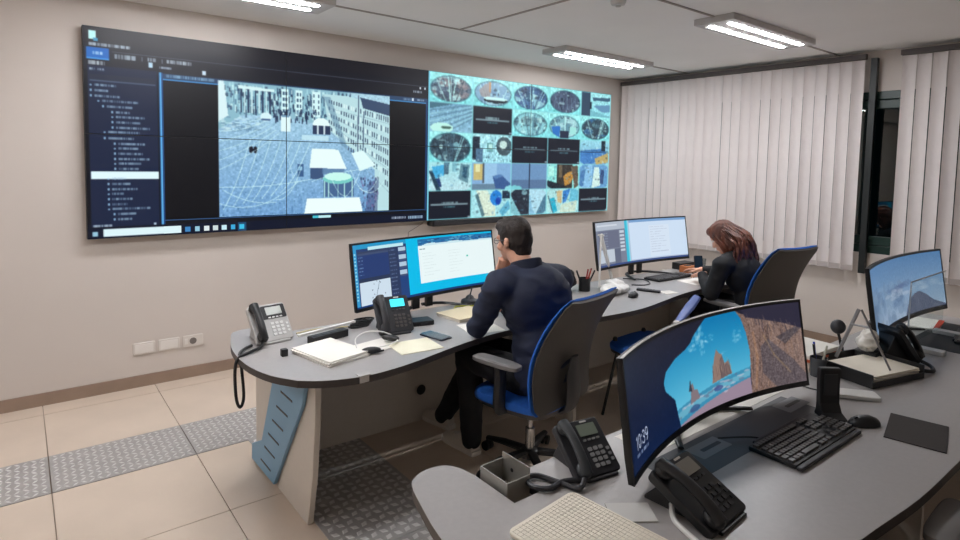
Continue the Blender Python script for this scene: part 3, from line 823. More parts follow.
# ================================================================== OFFICE CHAIRS
M_BLUE = mat('blue_upholstery', (30, 96, 190), 0.8, var=0.06, vscale=60, bump=0.15, bscale=500)
M_SHELL = mat('chair_shell', (62, 58, 56), 0.55, bump=0.05, bscale=300)
M_ARM = mat('arm_pad', (112, 109, 108), 0.6)
M_CHROME = mat('chrome', (190, 188, 186), 0.25, metal=0.9)
def back_profile(t):
    # (y, z) of the backrest centre line, t 0 bottom .. 1 top
    z = 0.415 + 0.59*t
    y = -0.215 + 0.035*math.sin(t*PI*1.1) - 0.155*t*t
    return y, z
def back_half(t):
    w = 0.255 + 0.018*math.sin(min(t/0.45, 1)*PI/2) - 0.022*max(0, (t-.45)/.55)
    if t > .95: w -= 0.028*((t-.95)/.05)**2
    if t < .06: w -= 0.03*((.06-t)/.06)**2
    return w
def back_slab(off0, off1, inset, n=18, m=8):
    rs = []
    for i in range(n + 1):
        t = i/n
        t2 = inset*.6 + t*(1-inset*1.2)
        y, z = back_profile(t2); w = back_half(t2) - inset
        y2, z2 = back_profile(min(t2+.01, 1)); y1, z1 = back_profile(max(t2-.01, 0))
        d = Vector((0, y2-y1, z2-z1)).normalized(); nrm = Vector((0, d.z, -d.y))   # points forward
        ring = []
        o1 = off1 - (off1-off0)*.6*max(0, (t2-.80)/.20) if off1 > .02 else off1
        th = o1 - off0
        for j in range(m + 1):
            s = -1 + 2*j/m
            ring.append(Vector((w*s, y, z)) + nrm*(o1 + 0.012*s*s - (th*.45 if abs(s) > .99 else 0)))
        for j in range(m + 1):
            s = 1 - 2*j/m
            ring.append(Vector((w*s, y, z)) + nrm*(off0 + 0.012*s*s + (th*.3 if abs(s) > .99 else 0)))
        rs.append(ring)
    return G().rings(rs)
def office_chair(label, loc, yaw, up=0.0, cloth=None):
    cloth = cloth or M_BLUE
    t = thing('office_chair', label, 'chair', loc, yaw, 'blue and dark grey swivel chairs')
    seat = [Vector(p) for p in ((-.20, -.20, 0), (-.245, -.05, 0), (-.24, .16, 0), (-.17, .245, 0), (0, .26, 0), (.17, .245, 0), (.24, .16, 0), (.245, -.05, 0), (.20, -.20, 0), (0, -.225, 0))]
    op = crv(seat, 4, True)
    rs = []
    for z, k in ((.425, .93), (.432, .985), (.45, 1.0), (.470, .985), (.480, .93), (.483, .6)):
        rs.append([Vector((p.x*k, p.y*k, z - .025 + (0.012*(p.y/.25)**2 * (-1 if p.y > 0 else .4)))) for p in op])
    G().rings(rs).build('seat', cloth, t, fix=True)
    rs = [[Vector((p.x*k, p.y*k, z)) for p in op] for z, k in ((.375, .80), (.380, .93), (.406, .955))]
    G().rings(rs).build('seat_shell', M_SHELL, t, fix=True)
    bk = back_slab(0.0, 0.034, 0.0).build('backrest', cloth, t, fix=True, ang=50)
    bs = back_slab(-0.016, 0.006, 0.006).build('back_shell', M_SHELL, t, fix=True, ang=50)
    bk.location.z = bs.location.z = up
    # spine that carries the backrest
    pts = [(0, -.02, .385), (0, -.16, .375), (0, -.245, .41), (0, -.262, .50), (0, -.258, .60), (0, -.265, .68)]
    G().tube(pts, [.05, .05, .055, .06, .055, .03], 10, smooth=4, flat=.35).build('back_bracket', M_DARK, t)
    G().cyl((.09, -.20, .41), (.16, -.20, .43), .010, seg=8).build('lever', M_ARM, t)
    for s in (-1, 1):
        u = G().tube([(s*.16, .0, .405), (s*.25, .0, .405), (s*.275, .0, .44), (s*.275, -.005, .55), (s*.275, .0, .635)], [.020, .022, .026, .026, .022], 8, smooth=4, flat=1.5).build('arm_upright', M_BLACK, t)
        pad = [[Vector((s*.275 + .042*k*math.copysign(abs(math.cos(a))**.5, math.cos(a)), .02 + .145*k*math.copysign(abs(math.sin(a))**.5, math.sin(a)), z)) for a in [2*PI*i/28 for i in range(28)]] for z, k in ((.632, .8), (.638, 1), (.655, 1), (.662, .85))]
        G().rings(pad).build('arm_pad', M_ARM, t, fix=True)
    G().box((0, -.01, .385), (.17, .24, .03)).build('mechanism', M_DARK, t, bevel=0.006)
    G().cyl((0, 0, .20), (0, 0, .385), .014, seg=14).build('gas_spring', M_CHROME, t)
    G().cyl((0, 0, .075), (0, 0, .225), .026, seg=16).build('column', M_CHROME, t)
    G().lathe([(.05, .065), (.05, .105), (.035, .115)], 18).build('hub', M_BLACK, t)
    for k in range(5):
        a = R(90 + 72*k)
        c, s = math.cos(a), math.sin(a)
        b = G().tube([(c*.03, s*.03, .095), (c*.18, s*.18, .088), (c*.295, s*.295, .072)], [.028, .024, .017], 8, flat=.7).build('base_leg', M_BLACK, t)
        cg = G()
        for d in (-1, 1):
            ox, oy = -s*.016*d, c*.016*d
            cg.cyl((c*.295+ox*.4, s*.295+oy*.4, .028), (c*.295+ox*1.5, s*.295+oy*1.5, .028), .027, seg=14)
        cg.cyl((c*.295, s*.295, .03), (c*.295, s*.295, .07), .009, seg=8)
        cg.build('caster', M_BLACK, b)
    return t
office_chair('blue-edged swivel chair the man in navy sits on', (2.14, 2.235, 0), R(11))
office_chair('blue-edged swivel chair behind the woman in black', (4.31, 2.17, 0), R(-9), 0.085)
office_chair('dark swivel chair in the bottom right corner, only an arm pad showing', (2.10, 0.150, 0), R(92), cloth=mat('black_upholstery', (24, 24, 28), .85))

# blue-seated visitor chair tucked between the two stations
vc = thing('visitor_chair', 'blue visitor chair on thin black legs between the two people, behind the beach-picture monitor', 'chair', (3.26, 2.27, 0), R(4))
pad = crv([Vector(p) for p in ((-.26, -.16, 0), (-.27, .05, 0), (-.2, .19, 0), (0, .215, 0), (.2, .19, 0), (.27, .05, 0), (.26, -.16, 0), (0, -.19, 0))], 4, True)
G().rings([[Vector((p.x*k, p.y*k, z)) for p in pad] for z, k in ((.44, .93), (.45, 1), (.475, 1), (.487, .94), (.49, .6))]).build('seat', M_BLUE, vc, fix=True)
G().rings([[Vector((p.x*k, p.y*k, z)) for p in pad] for z, k in ((.425, .9), (.43, .98), (.445, .98))]).build('seat_pan', M_BLACK, vc, fix=True)
for sx in (-1, 1):
    for sy in (-1, 1):
        G().tube([(sx*.20, sy*.13, .43), (sx*.255, sy*.19, .0)], .010, 8).build('leg', M_BLACK, vc)
    G().lathe([(.014, .47), (.016, .50), (.010, .512)], 10, c=(sx*.17, .17, 0)).build('knob', M_BLACK, vc)
G().tube([(.25, -.05, .43), (.30, -.06, .52), (.30, -.03, .60)], .010, 8, smooth=3).build('arm_support', M_BLACK, vc)
ar = G().tube([(.19, -.07, .60), (.29, -.06, .635), (.37, -.06, .675), (.45, -.07, .735)], [.020, .030, .036, .028], 10, smooth=4, flat=.7).build('armrest', mat('blue_grey_vinyl', (92, 112, 176), .45), vc)
G().ell((.185, -.07, .598), (.034, .026, .016)).build('arm_cap', mat('pale_cap', (216, 210, 204), .5), ar)
G().tube([(-.22, -.15, .22), (.22, -.15, .22)], .007, 6).build('stretcher', M_BLACK, vc)

# ================================================================== CURVED MONITORS
M_BEZ = mat('monitor_plastic', (28, 28, 31), 0.4)
SM2 = screen_mat('monitor_picture', 1.0)
def monitor(label, loc, yaw, W, Hh, zb, ras, Rc=1.8, upr=2, silver=False):
    """origin on the desk below the screen centre, screen towards -Y; zb height of the lower edge above the desk"""
    t = thing('curved_monitor', label, 'monitor', loc, yaw, 'ultra-wide curved monitors')
    th = W/2/Rc
    def P(a, z, off): # off along outward back normal (+y)
        rr = Rc + off
        return Vector((rr*math.sin(a), rr*math.cos(a) - Rc + (z-zb)*.16, z))
    rs = []
    n = 24
    for i in range(n + 1):
        a = -th + 2*th*i/n
        e = 1 - abs(2*i/n-1)
        bk = .018 + .030*min(1, e*2.5)
        ring = [P(a, zb, 0), P(a, zb+Hh, 0), P(a, zb+Hh, .014), P(a, zb+Hh*.8, bk), P(a, zb+Hh*.2, bk), P(a, zb, .014)]
        rs.append(ring)
    G().rings(rs).build('housing', M_BEZ, t, fix=True)
    b = 0.010
    g = G()
    for (z0, z1) in ((zb-.001, zb+.018), (zb+Hh-.009, zb+Hh+.001)):
        rs = [[P(a, z0, -.004), P(a, z1, -.004), P(a, z1, .002), P(a, z0, .002)] for a in [-th + 2*th*i/n for i in range(n+1)]]
        g.rings(rs)
    for s in (-1, 1):
        a0, a1 = s*th, s*(th - .009/Rc)
        g.rings([[P(a, zb, -.004), P(a, zb+Hh, -.004), P(a, zb+Hh, .004), P(a, zb, .004)] for a in (min(a0, a1), max(a0, a1))])
    g.build('bezel', M_BEZ, t, fix=True)
    if silver:
        G().rings([[P(a, zb+Hh+.0012, -.0045), P(a, zb+Hh+.003, -.0045), P(a, zb+Hh+.003, .004), P(a, zb+Hh+.0012, .004)] for a in [-th + 2*th*i/n for i in range(n+1)]]).build('top_edge', mat('silver_bezel', (176, 172, 168), 0.35, metal=0.4), t, fix=True)
    ta = th - .008/Rc
    def fn(U, V):
        A = -ta + 2*ta*U; rr = Rc - .0015
        Z = .016+(1-V)*(Hh-.025)
        return np.stack([rr*np.sin(A), rr*np.cos(A) - Rc + Z*.16, zb+Z], -1)
    picture('screen_image', ras, fn, SM2, t)
    st = G()
    if upr == 2:
        for s in (-1, 1):
            st.box((s*.055, .075, (zb+.1)/2), (.055, .022, zb+.1))
    else:
        st.box((0, .085, (zb+.14)/2), (.09, .03, zb+.14))
    st.build('stand_column', M_BEZ, t, bevel=.003)
    for s in (-1, 1):
        G().tube([(s*.02, .10, .012), (s*.14, .05, .011), (s*.25, -.04 if upr == 1 else -.12, .009)], [.017, .016, .010], 8, smooth=4, flat=.6).build('stand_foot', M_BEZ, t)
    return t

def wallpaper_beach():
    r = Ras(420, 132, (15, 24, 48))
    r.grad(0, 0, 1, 1, (26, 27, 44), (12, 30, 66))
    r.noise(r.clip, 2.5, 4)
    opening = [(.53, 0), (.69, 0), (.715, .10), (.735, .28), (.745, .5), (.742, .66), (.735, .80), (.735, 1), (.335, 1), (.325, .86), (.315, .70), (.285, .62), (.262, .56), (.256, .47), (.275, .38), (.34, .30), (.40, .26), (.435, .21), (.455, .15), (.49, .08)]
    sky = r.pmask(opening)
    keep = r.clip
    r.clip = sky
    r.grad(0, 0, 1, 1, (0, 116, 172), (118, 202, 226))
    for (x, y, a, b, c) in ((.49, .15, .03, .10, .55), (.47, .24, .035, .05, .5), (.53, .26, .02, .04, .45), (.69, .30, .025, .06, .45), (.50, .36, .012, .05, .35), (.60, .44, .03, .02, .25)):
        for q in range(14):
            r.ell(x+r.rng.randn()*a*.6, y+r.rng.randn()*b*.6, a*.3, b*.25, (200, 232, 242), c*.45)
    r.poly([(.25, .84), (.75, .68), (.75, .84), (.25, 1.06)], (58, 140, 176))
    r.poly([(.25, .88), (.75, .72), (.75, .78), (.25, .96)], (120, 182, 202), .7)
    r.poly([(.25, 1.02), (.75, .80), (.75, 1), (.25, 1.12)], (150, 132, 150))
    for k in range(30):
        x = r.rng.uniform(.33, .73); y = .82-(x-.33)*.30+r.rng.uniform(0, .14)
        r.ell(x, y, r.rng.uniform(.006, .02), .012, (96, 110, 140) if k % 2 else (190, 190, 205), .6)
    # sea stacks
    r.poly([(.535, .74), (.545, .58), (.558, .46), (.572, .38), (.585, .43), (.598, .45), (.61, .56), (.63, .54), (.645, .70)], (142, 118, 108))
    r.poly([(.582, .72), (.586, .5), (.60, .47), (.608, .58), (.628, .56), (.642, .70)], (98, 84, 88), .8)
    for k in range(24):
        x = r.rng.uniform(.54, .64); r.line([(x, r.rng.uniform(.5, .6)), (x+.004, r.rng.uniform(.62, .70))], 1, (176, 150, 130) if k % 2 else (80, 66, 68), .5)
    r.poly([(.405, .84), (.412, .70), (.418, .64), (.426, .64), (.432, .71), (.45, .72), (.46, .82)], (128, 116, 122)); r.poly([(.40, .70), (.41, .60), (.413, .60), (.42, .72)], (52, 60, 74))
    r.ell(.425, .90, .03, .035, (56, 84, 130), .8); r.ell(.565, .81, .025, .03, (60, 70, 130), .7)
    r.clip = keep
    # warm rock on the right
    rock = r.pmask([(.69, 0), (.72, .05), (.80, .12), (.90, .20), (1, .28), (1, 1), (.735, 1), (.745, .5), (.735, .28), (.715, .1)])
    r.clip = rock
    r.grad(.68, 0, 1, 1, (122, 98, 90), (134, 112, 104), True)
    for k in range(160):
        x = r.rng.uniform(.69, 1); y = r.rng.uniform(0, 1); dx = r.rng.uniform(-.02, .025)
        r.line([(x, y), (x+dx, y+r.rng.uniform(.05, .2))], r.rng.uniform(.8, 2.4), [(84, 66, 62), (166, 140, 124), (100, 80, 74), (150, 120, 100), (66, 56, 60)][r.rng.randint(5)], .55)
    r.poly([(.80, .48), (.84, .40), (.95, .70), (1, .9), (1, 1), (.86, 1), (.80, .8)], (58, 60, 76), .5)
    r.line([(.82, .35), (.86, .6), (.93, .85)], 3, (170, 140, 100), .35); r.line([(.77, .3), (.78, .6), (.76, .95)], 5, (160, 122, 96), .6)
    r.poly([(.88, .40), (.97, .30), (1, .32), (.92, .5)], (70, 66, 74), .7)
    r.noise(rock, 12, 1); r.noise(rock, 8, 2)
    r.clip = keep
    r.poly([(.72, 0), (1, 0), (1, .33), (.92, .24), (.82, .16), (.74, .10)], (44, 42, 60)); 
    for k in range(50):
        x = r.rng.uniform(.72, 1); y = .06 + (x-.72)*.9 + r.rng.randn()*.04; r.line([(x, y), (x+.006, y+.08)], 1.2, (110, 94, 92) if k % 2 else (56, 52, 66), .6)
    r.blur(0, 0, 1, 1, 1)
    # lock-screen clock 10:39 and a date line
    W = (176, 188, 212)
    def dig(ch, x, y, w, h):
        a = r.w*w/(r.h*h)
        def el(cx, cy, rx, ry, t0, t1): r.line([(cx+rx*math.cos(q), cy+ry*math.sin(q)) for q in np.linspace(t0, t1, 14)], 1.25, W)
        if ch == '1': r.line([(x+w*.25, y+h*.22), (x+w*.6, y), (x+w*.6, y+h)], 1.25, W)
        if ch == '0': el(x+w/2, y+h/2, w*.42, h*.5, 0, 2*PI)
        if ch == '3': el(x+w*.45, y+h*.26, w*.38, h*.25, -2.6, 1.57); el(x+w*.45, y+h*.74, w*.40, h*.25, -1.57, 2.6)
        if ch == '9': el(x+w/2, y+h*.3, w*.4, h*.29, 0, 2*PI); r.line([(x+w*.9, y+h*.3), (x+w*.84, y+h*.7), (x+w*.55, y+h)], 1.25, W)
        if ch == ':': r.ell(x+w/2, y+h*.3, .0018, .012, W); r.ell(x+w/2, y+h*.8, .0018, .012, W)
    x = .040
    for ch, w in (('1', .017), ('0', .021), (':', .009), ('3', .020), ('9', .021)):
        dig(ch, x, .715, w*.82, .115); x += w
    x = .040
    for w in (.022, .011, .034):
        r.text(x, .865, w, .026, (150, 165, 195)); x += w+.008
    return r
def desktop_admin():
    """wide office desktop: dark map application, cyan background, white document window"""
    r = Ras(300, 96, (0, 186, 232))
    r.rect(0, 0, .36, 1, (38, 62, 112)); r.rect(0, 0, .36, .07, (36, 150, 200)); r.rect(0, 0, .025, 1, (52, 150, 205)); r.rect(.10, .05, .34, .10, (190, 232, 240))
    for k in range(14): r.rect(.006, .14+k*.055, .018, .165+k*.055, (150, 215, 230))
    r.rect(.03, .11, .235, .55, (38, 60, 112)); r.rect(.03, .11, .3, .15, (54, 66, 96)); r.rect(.03, .15, .28, .18, (70, 84, 112), .8)
    for k in range(6): r.text(.035, .2+k*.055, .03, .016, (130, 160, 200), .7)
    r.rect(.03, .54, .235, .60, (44, 56, 84)); r.rect(.03, .60, .235, 1, (205, 222, 236))
    r.line([(.16, .62), (.145, .75), (.13, .88), (.15, 1)], 1, (120, 140, 160)); 
    for k in range(8): r.ell(r.rng.uniform(.1, .2), r.rng.uniform(.6, .9), .003, .01, (60, 80, 110))
    r.rect(.235, .11, .30, 1, (44, 58, 92))
    for k in range(12): r.text(.24, .15+k*.065, .045, .02, (110, 130, 165), .8)
    for k in range(4): r.rect(.302, .12+k*.13, .352, .19+k*.13, (176, 200, 220)); r.rect(.302, .19+k*.13, .352, .225+k*.13, (66, 84, 120))
    r.rect(.302, .62, .36, 1, (34, 66, 122))
    r.rect(.445, .03, 1, .80, (232, 246, 247)); r.rect(.445, .03, 1, .15, (40, 110, 165))
    for k in range(90): r.rect(*(lambda x, y: (x, y, x+.02, y+.02))(r.rng.uniform(.445, .98), r.rng.uniform(.03, .12)), [(20, 60, 110), (80, 160, 200), (30, 90, 150), (120, 190, 215)][r.rng.randint(4)], .7)
    r.poly([(.46, .15), (.52, .11), (.62, .13), (.72, .11), (.8, .14), (1, .12), (1, .16), (.445, .16)], (205, 232, 240)); r.text(.455, .20, .04, .022, (110, 130, 140))
    for k in range(8): r.text(.47, .28+k*.055, r.rng.uniform(.05, .12), .010, (205, 220, 222), .8); r.text(.66, .28+k*.055, r.rng.uniform(.05, .12), .010, (210, 224, 226), .8)
    r.ell(.80, .42, .008, .018, (90, 200, 180))
    r.rect(.36, .955, 1, 1, (20, 60, 120)); r.rect(0, .97, .36, 1, (20, 60, 120))
    return r
def desktop_mail():
    r = Ras(260, 84, (176, 192, 216))
    r.rect(0, 0, .34, 1, (120, 128, 148)); r.rect(0, 0, .34, .18, (176, 186, 200)); r.rect(.02, .06, .25, .10, (205, 212, 222))
    r.rect(.03, .20, .26, .60, (104, 110, 132)); r.rect(.03, .62, .2, .9, (190, 200, 212)); r.rect(.2, .62, .27, .95, (96, 104, 126))
    for k in range(6): r.text(.035, .24+k*.06, .1, .02, (150, 156, 172), .7); r.rect(.275, .22+k*.085, .325, .27+k*.085, (196, 206, 220)); 
    r.rect(.335, 0, .375, 1, (56, 186, 214)); r.rect(.36, 0, .375, 1, (120, 214, 232))
    r.rect(.385, .05, 1, .93, (204, 222, 242)); r.rect(.385, .0, 1, .06, (120, 160, 205)); r.rect(.60, .16, .82, .9, (212, 226, 242))
    for k in range(11): r.text(.61, .19+k*.06, r.rng.uniform(.08, .19), .014, (170, 182, 204), .8)
    r.rect(0, .95, 1, 1, (60, 80, 130))
    return r
def wallpaper_mountain():
    r = Ras(240, 76, (120, 160, 205))
    r.grad(0, 0, 1, 1, (86, 134, 184), (168, 190, 214))
    for k in range(90):
        x = abs(r.rng.randn())*.28; y = .35+r.rng.rand()*.65; r.ell(x, y, r.rng.uniform(.02, .06), r.rng.uniform(.04, .12), [(96, 128, 166), (130, 160, 190), (84, 114, 150), (150, 176, 202)][r.rng.randint(4)], .3)
    for k in range(24): r.ell(.52+r.rng.randn()*.08, .47+r.rng.randn()*.03, .03, .03, (92, 118, 160), .35)
    for k in range(40): r.ell(r.rng.uniform(.3, 1), r.rng.uniform(.5, .62), .04, .03, (196, 210, 228), .2)
    r.poly([(.54, 1), (.58, .84), (.63, .72), (.68, .66), (.74, .64), (.81, .72), (.88, .84), (1, .95), (1, 1)], (88, 98, 124))
    for k in range(26):
        x = r.rng.uniform(.64, .95); r.line([(x, .74+abs(x-.72)), (x+r.rng.uniform(-.03, .06), 1)], 1, (124, 132, 150) if k % 2 else (70, 80, 108), .6)
    r.rect(.10, .86, .2, 1, (176, 160, 160), .35); r.rect(0, .97, 1, 1, (20, 26, 40))
    r.noise(r.clip, 3, 2)
    r.a *= .86
    return r
monitor('huge curved monitor in the foreground showing a beach seen from a cave', (1.925, 1.09, DZ+.002), R(2.2), 1.245, 0.345, 0.038, wallpaper_beach(), silver=True, upr=1)
monitor('curved monitor at the right edge showing a mountain and sky', (3.86, 1.06, DZ+.001), R(1), 1.25, 0.36, 0.085, wallpaper_mountain(), Rc=3.2, upr=1)
monitor('curved monitor in front of the man, dark map window and cyan desktop', (2.01, 3.03, DZ), R(8), 1.155, 0.375, 0.085, desktop_admin(), Rc=4.0)
monitor('curved monitor in front of the woman showing a pale page', (4.13, 3.0, DZ), R(-1), 1.22, 0.375, 0.10, desktop_mail(), Rc=4.0)

# ================================================================== PEOPLE
def shrink(name, g, voxel, m, parent, smooth=4, fac=0.5, wrinkle=None):
    """fuse overlapping limbs into one continuous surface"""
    me = g.mesh('tmp', None, smooth=False)
    o = bpy.data.objects.new('tmp', me); COL.objects.link(o)
    r = o.modifiers.new('r', 'REMESH'); r.mode = 'VOXEL'; r.voxel_size = voxel; r.use_smooth_shade = True
    s = o.modifiers.new('s', 'SMOOTH'); s.iterations = smooth; s.factor = fac
    dg = bpy.context.evaluated_depsgraph_get()
    dg.update()
    out = bpy.data.meshes.new_from_object(o.evaluated_get(dg))
    bpy.data.objects.remove(o, do_unlink=True)
    out.name = name
    out.materials.clear(); out.materials.append(m)
    n = len(out.vertices)
    if wrinkle:
        amp, sc = wrinkle
        co = np.empty(n*3, np.float32); no = np.empty(n*3, np.float32)
        out.vertices.foreach_get('co', co); out.vertex_normals.foreach_get('vector', no)
        co = co.reshape(-1, 3); no = no.reshape(-1, 3)
        d = np.array([noise.noise(Vector((p[0]*sc[0], p[1]*sc[1], p[2]*sc[2]))) for p in co])
        d = 1 - 2*np.abs(d)
        co += no*(d*amp)[:, None]
        out.vertices.foreach_set('co', co.reshape(-1))
    out.polygons.foreach_set('use_smooth', [True]*len(out.polygons))
    out.update()
    o = bpy.data.objects.new(name, out); COL.objects.link(o)
    o.parent = parent
    return o

M_SKIN = mat('skin', (214, 160, 134), 0.5, var=0.04, vscale=30)
M_NAVY = mat('navy_jacket', (26, 34, 58), 0.75, var=0.08, vscale=20, bump=0.15, bscale=25, stretch=(1, 1, 2.5))
M_NAVY2 = mat('navy_collar', (20, 27, 48), 0.8)
M_TROU = mat('black_trousers', (18, 18, 24), 0.8, bump=0.1, bscale=30)
M_HAIR = mat('dark_hair', (40, 30, 25), 0.6, var=0.25, vscale=90, bump=0.5, bscale=200, stretch=(1, 1, .3))
M_AUB = mat('auburn_hair', (62, 32, 24), 0.5, bump=0.35, bscale=120, stretch=(1, 1, .25), rgb2=(128, 70, 48), vscale=22)
M_SHOE = mat('white_trainers', (214, 206, 196), 0.55, var=0.03, vscale=40)
M_SOLE = mat('trainer_sole', (228, 222, 214), 0.6)
M_BTOP = mat('black_top', (16, 16, 20), 0.8, bump=0.12, bscale=25)

def hand(g, wrist, mid, side, curl=0.5, spread=1.0, thumb=1):
    """palm + five tapering jointed fingers; mid = direction wrist->knuckles, side = towards the thumb, palm faces mid x side"""
    w = Vector(wrist); d = Vector(mid).normalized(); s = Vector(side); s = (s - d*s.dot(d)).normalized()
    n = d.cross(s).normalized()*thumb     # back of the hand -> palm direction
    g.cap(w - d*.02, .026, w + d*.02, .026)
    for k in (-1, -.33, .33, 1):
        g.cap(w + d*.015 + s*(.014*k), .015, w + d*.082 + s*(.028*k), .0125)
    for k, L in ((1, .072), (.33, .080), (-.33, .075), (-1, .060)):
        p = w + d*.085 + s*(.0285*k*spread); a = 0.0; q = p; dirv = d + s*(.10*k*spread)
        dirv.normalize()
        for j, (fr, rr) in enumerate(((.46, .0096), (.30, .0088), (.24, .0080))):
            a += curl*(.55 if j == 0 else .75)
            dv = dirv*math.cos(a) + n*math.sin(a)
            e = q + dv*(L*fr); g.cap(q, rr, e, rr*.92, 10); q = e
    p = w + d*.025 + s*.026; dv = (d*.55 + s*.75 + n*.25).normalized()
    e = p + dv*.042; g.cap(p, .0145, e, .0115, 10)
    dv = (d*.85 + s*.35 + n*(.2 + .4*curl)).normalized(); e2 = e + dv*.032; g.cap(e, .011, e2, .0095, 10)
    dv = (d*.95 + n*(.2 + .5*curl)).normalized(); g.cap(e2, .0095, e2 + dv*.022, .008, 10)

def head_matrix(c, yaw, pitch, roll=0.0):
    return Matrix.Translation(Vector(c)) @ Euler((0, 0, yaw)).to_matrix().to_4x4() @ Euler((pitch, roll, 0)).to_matrix().to_4x4()
def head_geo(g, M, fem=0):
    """skull, jaw, nose, brows, lips, ears; faces +Y, origin at the skull centre, about 0.235 tall"""
    g.ell((0, -.008, .03), (.074, .094, .088), M=M)
    g.ell((0, .012, -.022), (.066, .078, .082), M=M)
    g.ell((0, .038, -.068), (.046 - .004*fem, .048, .044), M=M)      # jaw and chin
    g.ell((0, .066, -.098), (.022, .018, .016), M=M)
    g.cap((0, .080, .010), .010, (0, .101, -.030), .013, M=M)        # nose
    for s in (-1, 1):
        g.ell((s*.011, .092, -.034), (.009, .010, .008), M=M)
        g.cap((s*.012, .084, .022), .010, (s*.046, .070, .022), .009, M=M)    # brow ridge
        g.ell((s*.040, .060, -.030), (.024, .022, .024), M=M)        # cheek
        g.ell((s*.076, -.004, -.008), (.010, .020, .032), rot=(0.15, 0, s*.25), M=M)   # ear
    g.ell((0, .084, -.060), (.024, .010, .007), M=M); g.ell((0, .082, -.071), (.021, .010, .007), M=M)
def eyes(M, parent):
    for s in (-1, 1):
        G().ell((s*.031, .074, .004), (.0125, .0115, .010), M=M).build('eye', mat('eye_white', (228, 224, 220), .2), parent)

# ---- the man at the left station
mr = Vector((2.16, 2.24, 0))
man = thing('person', 'seated man in a navy jacket seen from behind, hand at his chin', 'person', mr)
def A(*p): return Vector(p) - mr
pelv, waist, chest, c7 = A(2.15, 2.17, .545), A(2.145, 2.165, .70), A(2.13, 2.215, .90), A(2.115, 2.275, 1.10)
hc = A(2.095, 2.355, 1.235)
HM = head_matrix(hc, R(14), R(-10), R(-4))
shl, shr = A(1.905, 2.25, 1.015), A(2.365, 2.275, 1.0)
ell_, elr = A(1.895, 2.40, .778), A(2.47, 2.42, .775)
wrl, wrr = A(2.085, 2.485, .985), A(2.30, 2.66, .765)
hpl, hpr = A(2.06, 2.19, .525), A(2.24, 2.22, .525)
knl, knr = A(1.985, 2.60, .555), A(2.17, 2.66, .555)
anl, anr = A(1.985, 2.555, .105), A(2.055, 2.90, .105)
def torso(g, k, sk=1.0):
    """k inflates; used for the body and, larger, for the clothing"""
    g.ell(pelv, (.165+k, .125+k, .11+k)); g.ell(waist, (.150+k, .112+k, .15+k))
    g.ell(chest, (.168+k, .118+k, .17+k)); g.ell((chest+c7)/2 + Vector((0, -.01, .015)), (.165+k, .095+k, .085+k))
    g.cap(shl, .062+k, shr, .062+k)
    g.cap(c7 - Vector((0, 0, .05)), .062+k, shl + Vector((.02, 0, .005)), .055+k); g.cap(c7 - Vector((0, 0, .05)), .062+k, shr + Vector((-.02, 0, .005)), .055+k)
def arms(g, k, a, e, w, cuff=1.0):
    g.cap(a, .056+k, (Vector(a)+Vector(e))/2, .050+k); g.cap((Vector(a)+Vector(e))/2, .050+k, e, .042+k)
    w2 = Vector(e) + (Vector(w)-Vector(e))*cuff
    g.cap(e, .042+k, w2, .030+k*.8)
def legs(g, k, h, kn, an, cuff=1.0):
    g.cap(h, .085+k, kn, .058+k); a2 = Vector(kn)+(Vector(an)-Vector(kn))*cuff
    m = (Vector(kn)+a2)/2 + Vector((0, -.015, .03)); g.cap(kn, .056+k, m, .054+k); g.cap(m, .054+k, a2, .040+k)
g = G()
torso(g, -.006); arms(g, -.004, shl, ell_, wrl); arms(g, -.004, shr, elr, wrr); legs(g, -.006, hpl, knl, anl); legs(g, -.006, hpr, knr, anr)
g.cap(c7 - Vector((0, .01, .03)), .062, hc + Vector((0, -.012, -.05)), .056)
head_geo(g, HM)
hand(g, wrl + Vector((.006, -.005, .01)), Vector((.01, -.06, .11)), Vector((.8, -.3, -.4)), curl=.9, thumb=1)
hand(g, wrr, Vector((-.05, .1, -.008)), Vector((-.9, -.3, .1)), curl=.3, thumb=-1)
for an, d in ((anl, Vector((-.03, 1, 0))), (anr, Vector((-.1, 1, 0)))):
    g.cap(an, .030, an + d*.10 + Vector((0, 0, -.062)), .022)
shrink('body', g, .0065, M_SKIN, man, 3)
eyes(HM, man)
g = G(); torso(g, .020); g.ell(chest + Vector((0, -.03, .03)), (.215, .118, .175)); arms(g, .013, shl, ell_, wrl, .93); arms(g, .013, shr, elr, wrr, .93)
g.ell(waist + Vector((0, -.015, -.07)), (.172, .135, .09))
jk = shrink('jacket', g, .010, M_NAVY, man, 14, wrinkle=(.010, (7, 7, 15)))
g = G()
rs = []
for z, r0, r1, yo in ((-.04, .098, .094, -.012), (0.0, .088, .088, -.010), (.045, .080, .082, .000), (.047, .074, .076, .002), (.0, .078, .079, -.008), (-.04, .085, .082, -.012)):
    rs.append([c7 + Vector((0, .0, -.015)) + Vector((r0*math.cos(a), r1*math.sin(a)+yo, z - .025*math.sin(a))) for a in [2*PI*i/24 for i in range(24)]])
g.rings(rs, closed=True).build('collar', M_NAVY2, jk, fix=True)
g = G(); g.ell(pelv, (.178, .138, .115)); legs(g, .016, hpl, knl, anl, 1.06); legs(g, .016, hpr, knr, anr, 1.06)
shrink('trousers', g, .011, M_TROU, man, 4, wrinkle=(.005, (8, 8, 10)))
g = G()      # short dark hair: crown, back and nape, leaving face and ears free
g.ell((0, -.016, .042), (.080, .094, .086), M=HM); g.ell((0, -.034, .0), (.076, .076, .085), M=HM); g.ell((0, -.046, -.055), (.060, .046, .06), M=HM)
for s in (-1, 1): g.ell((s*.068, .012, .022), (.012, .026, .045), M=HM)
g.ell((0, .045, .082), (.056, .045, .036), M=HM)
shrink('hair', g, .0065, M_HAIR, man, 3, wrinkle=(.003, (40, 40, 18)))
g = G()
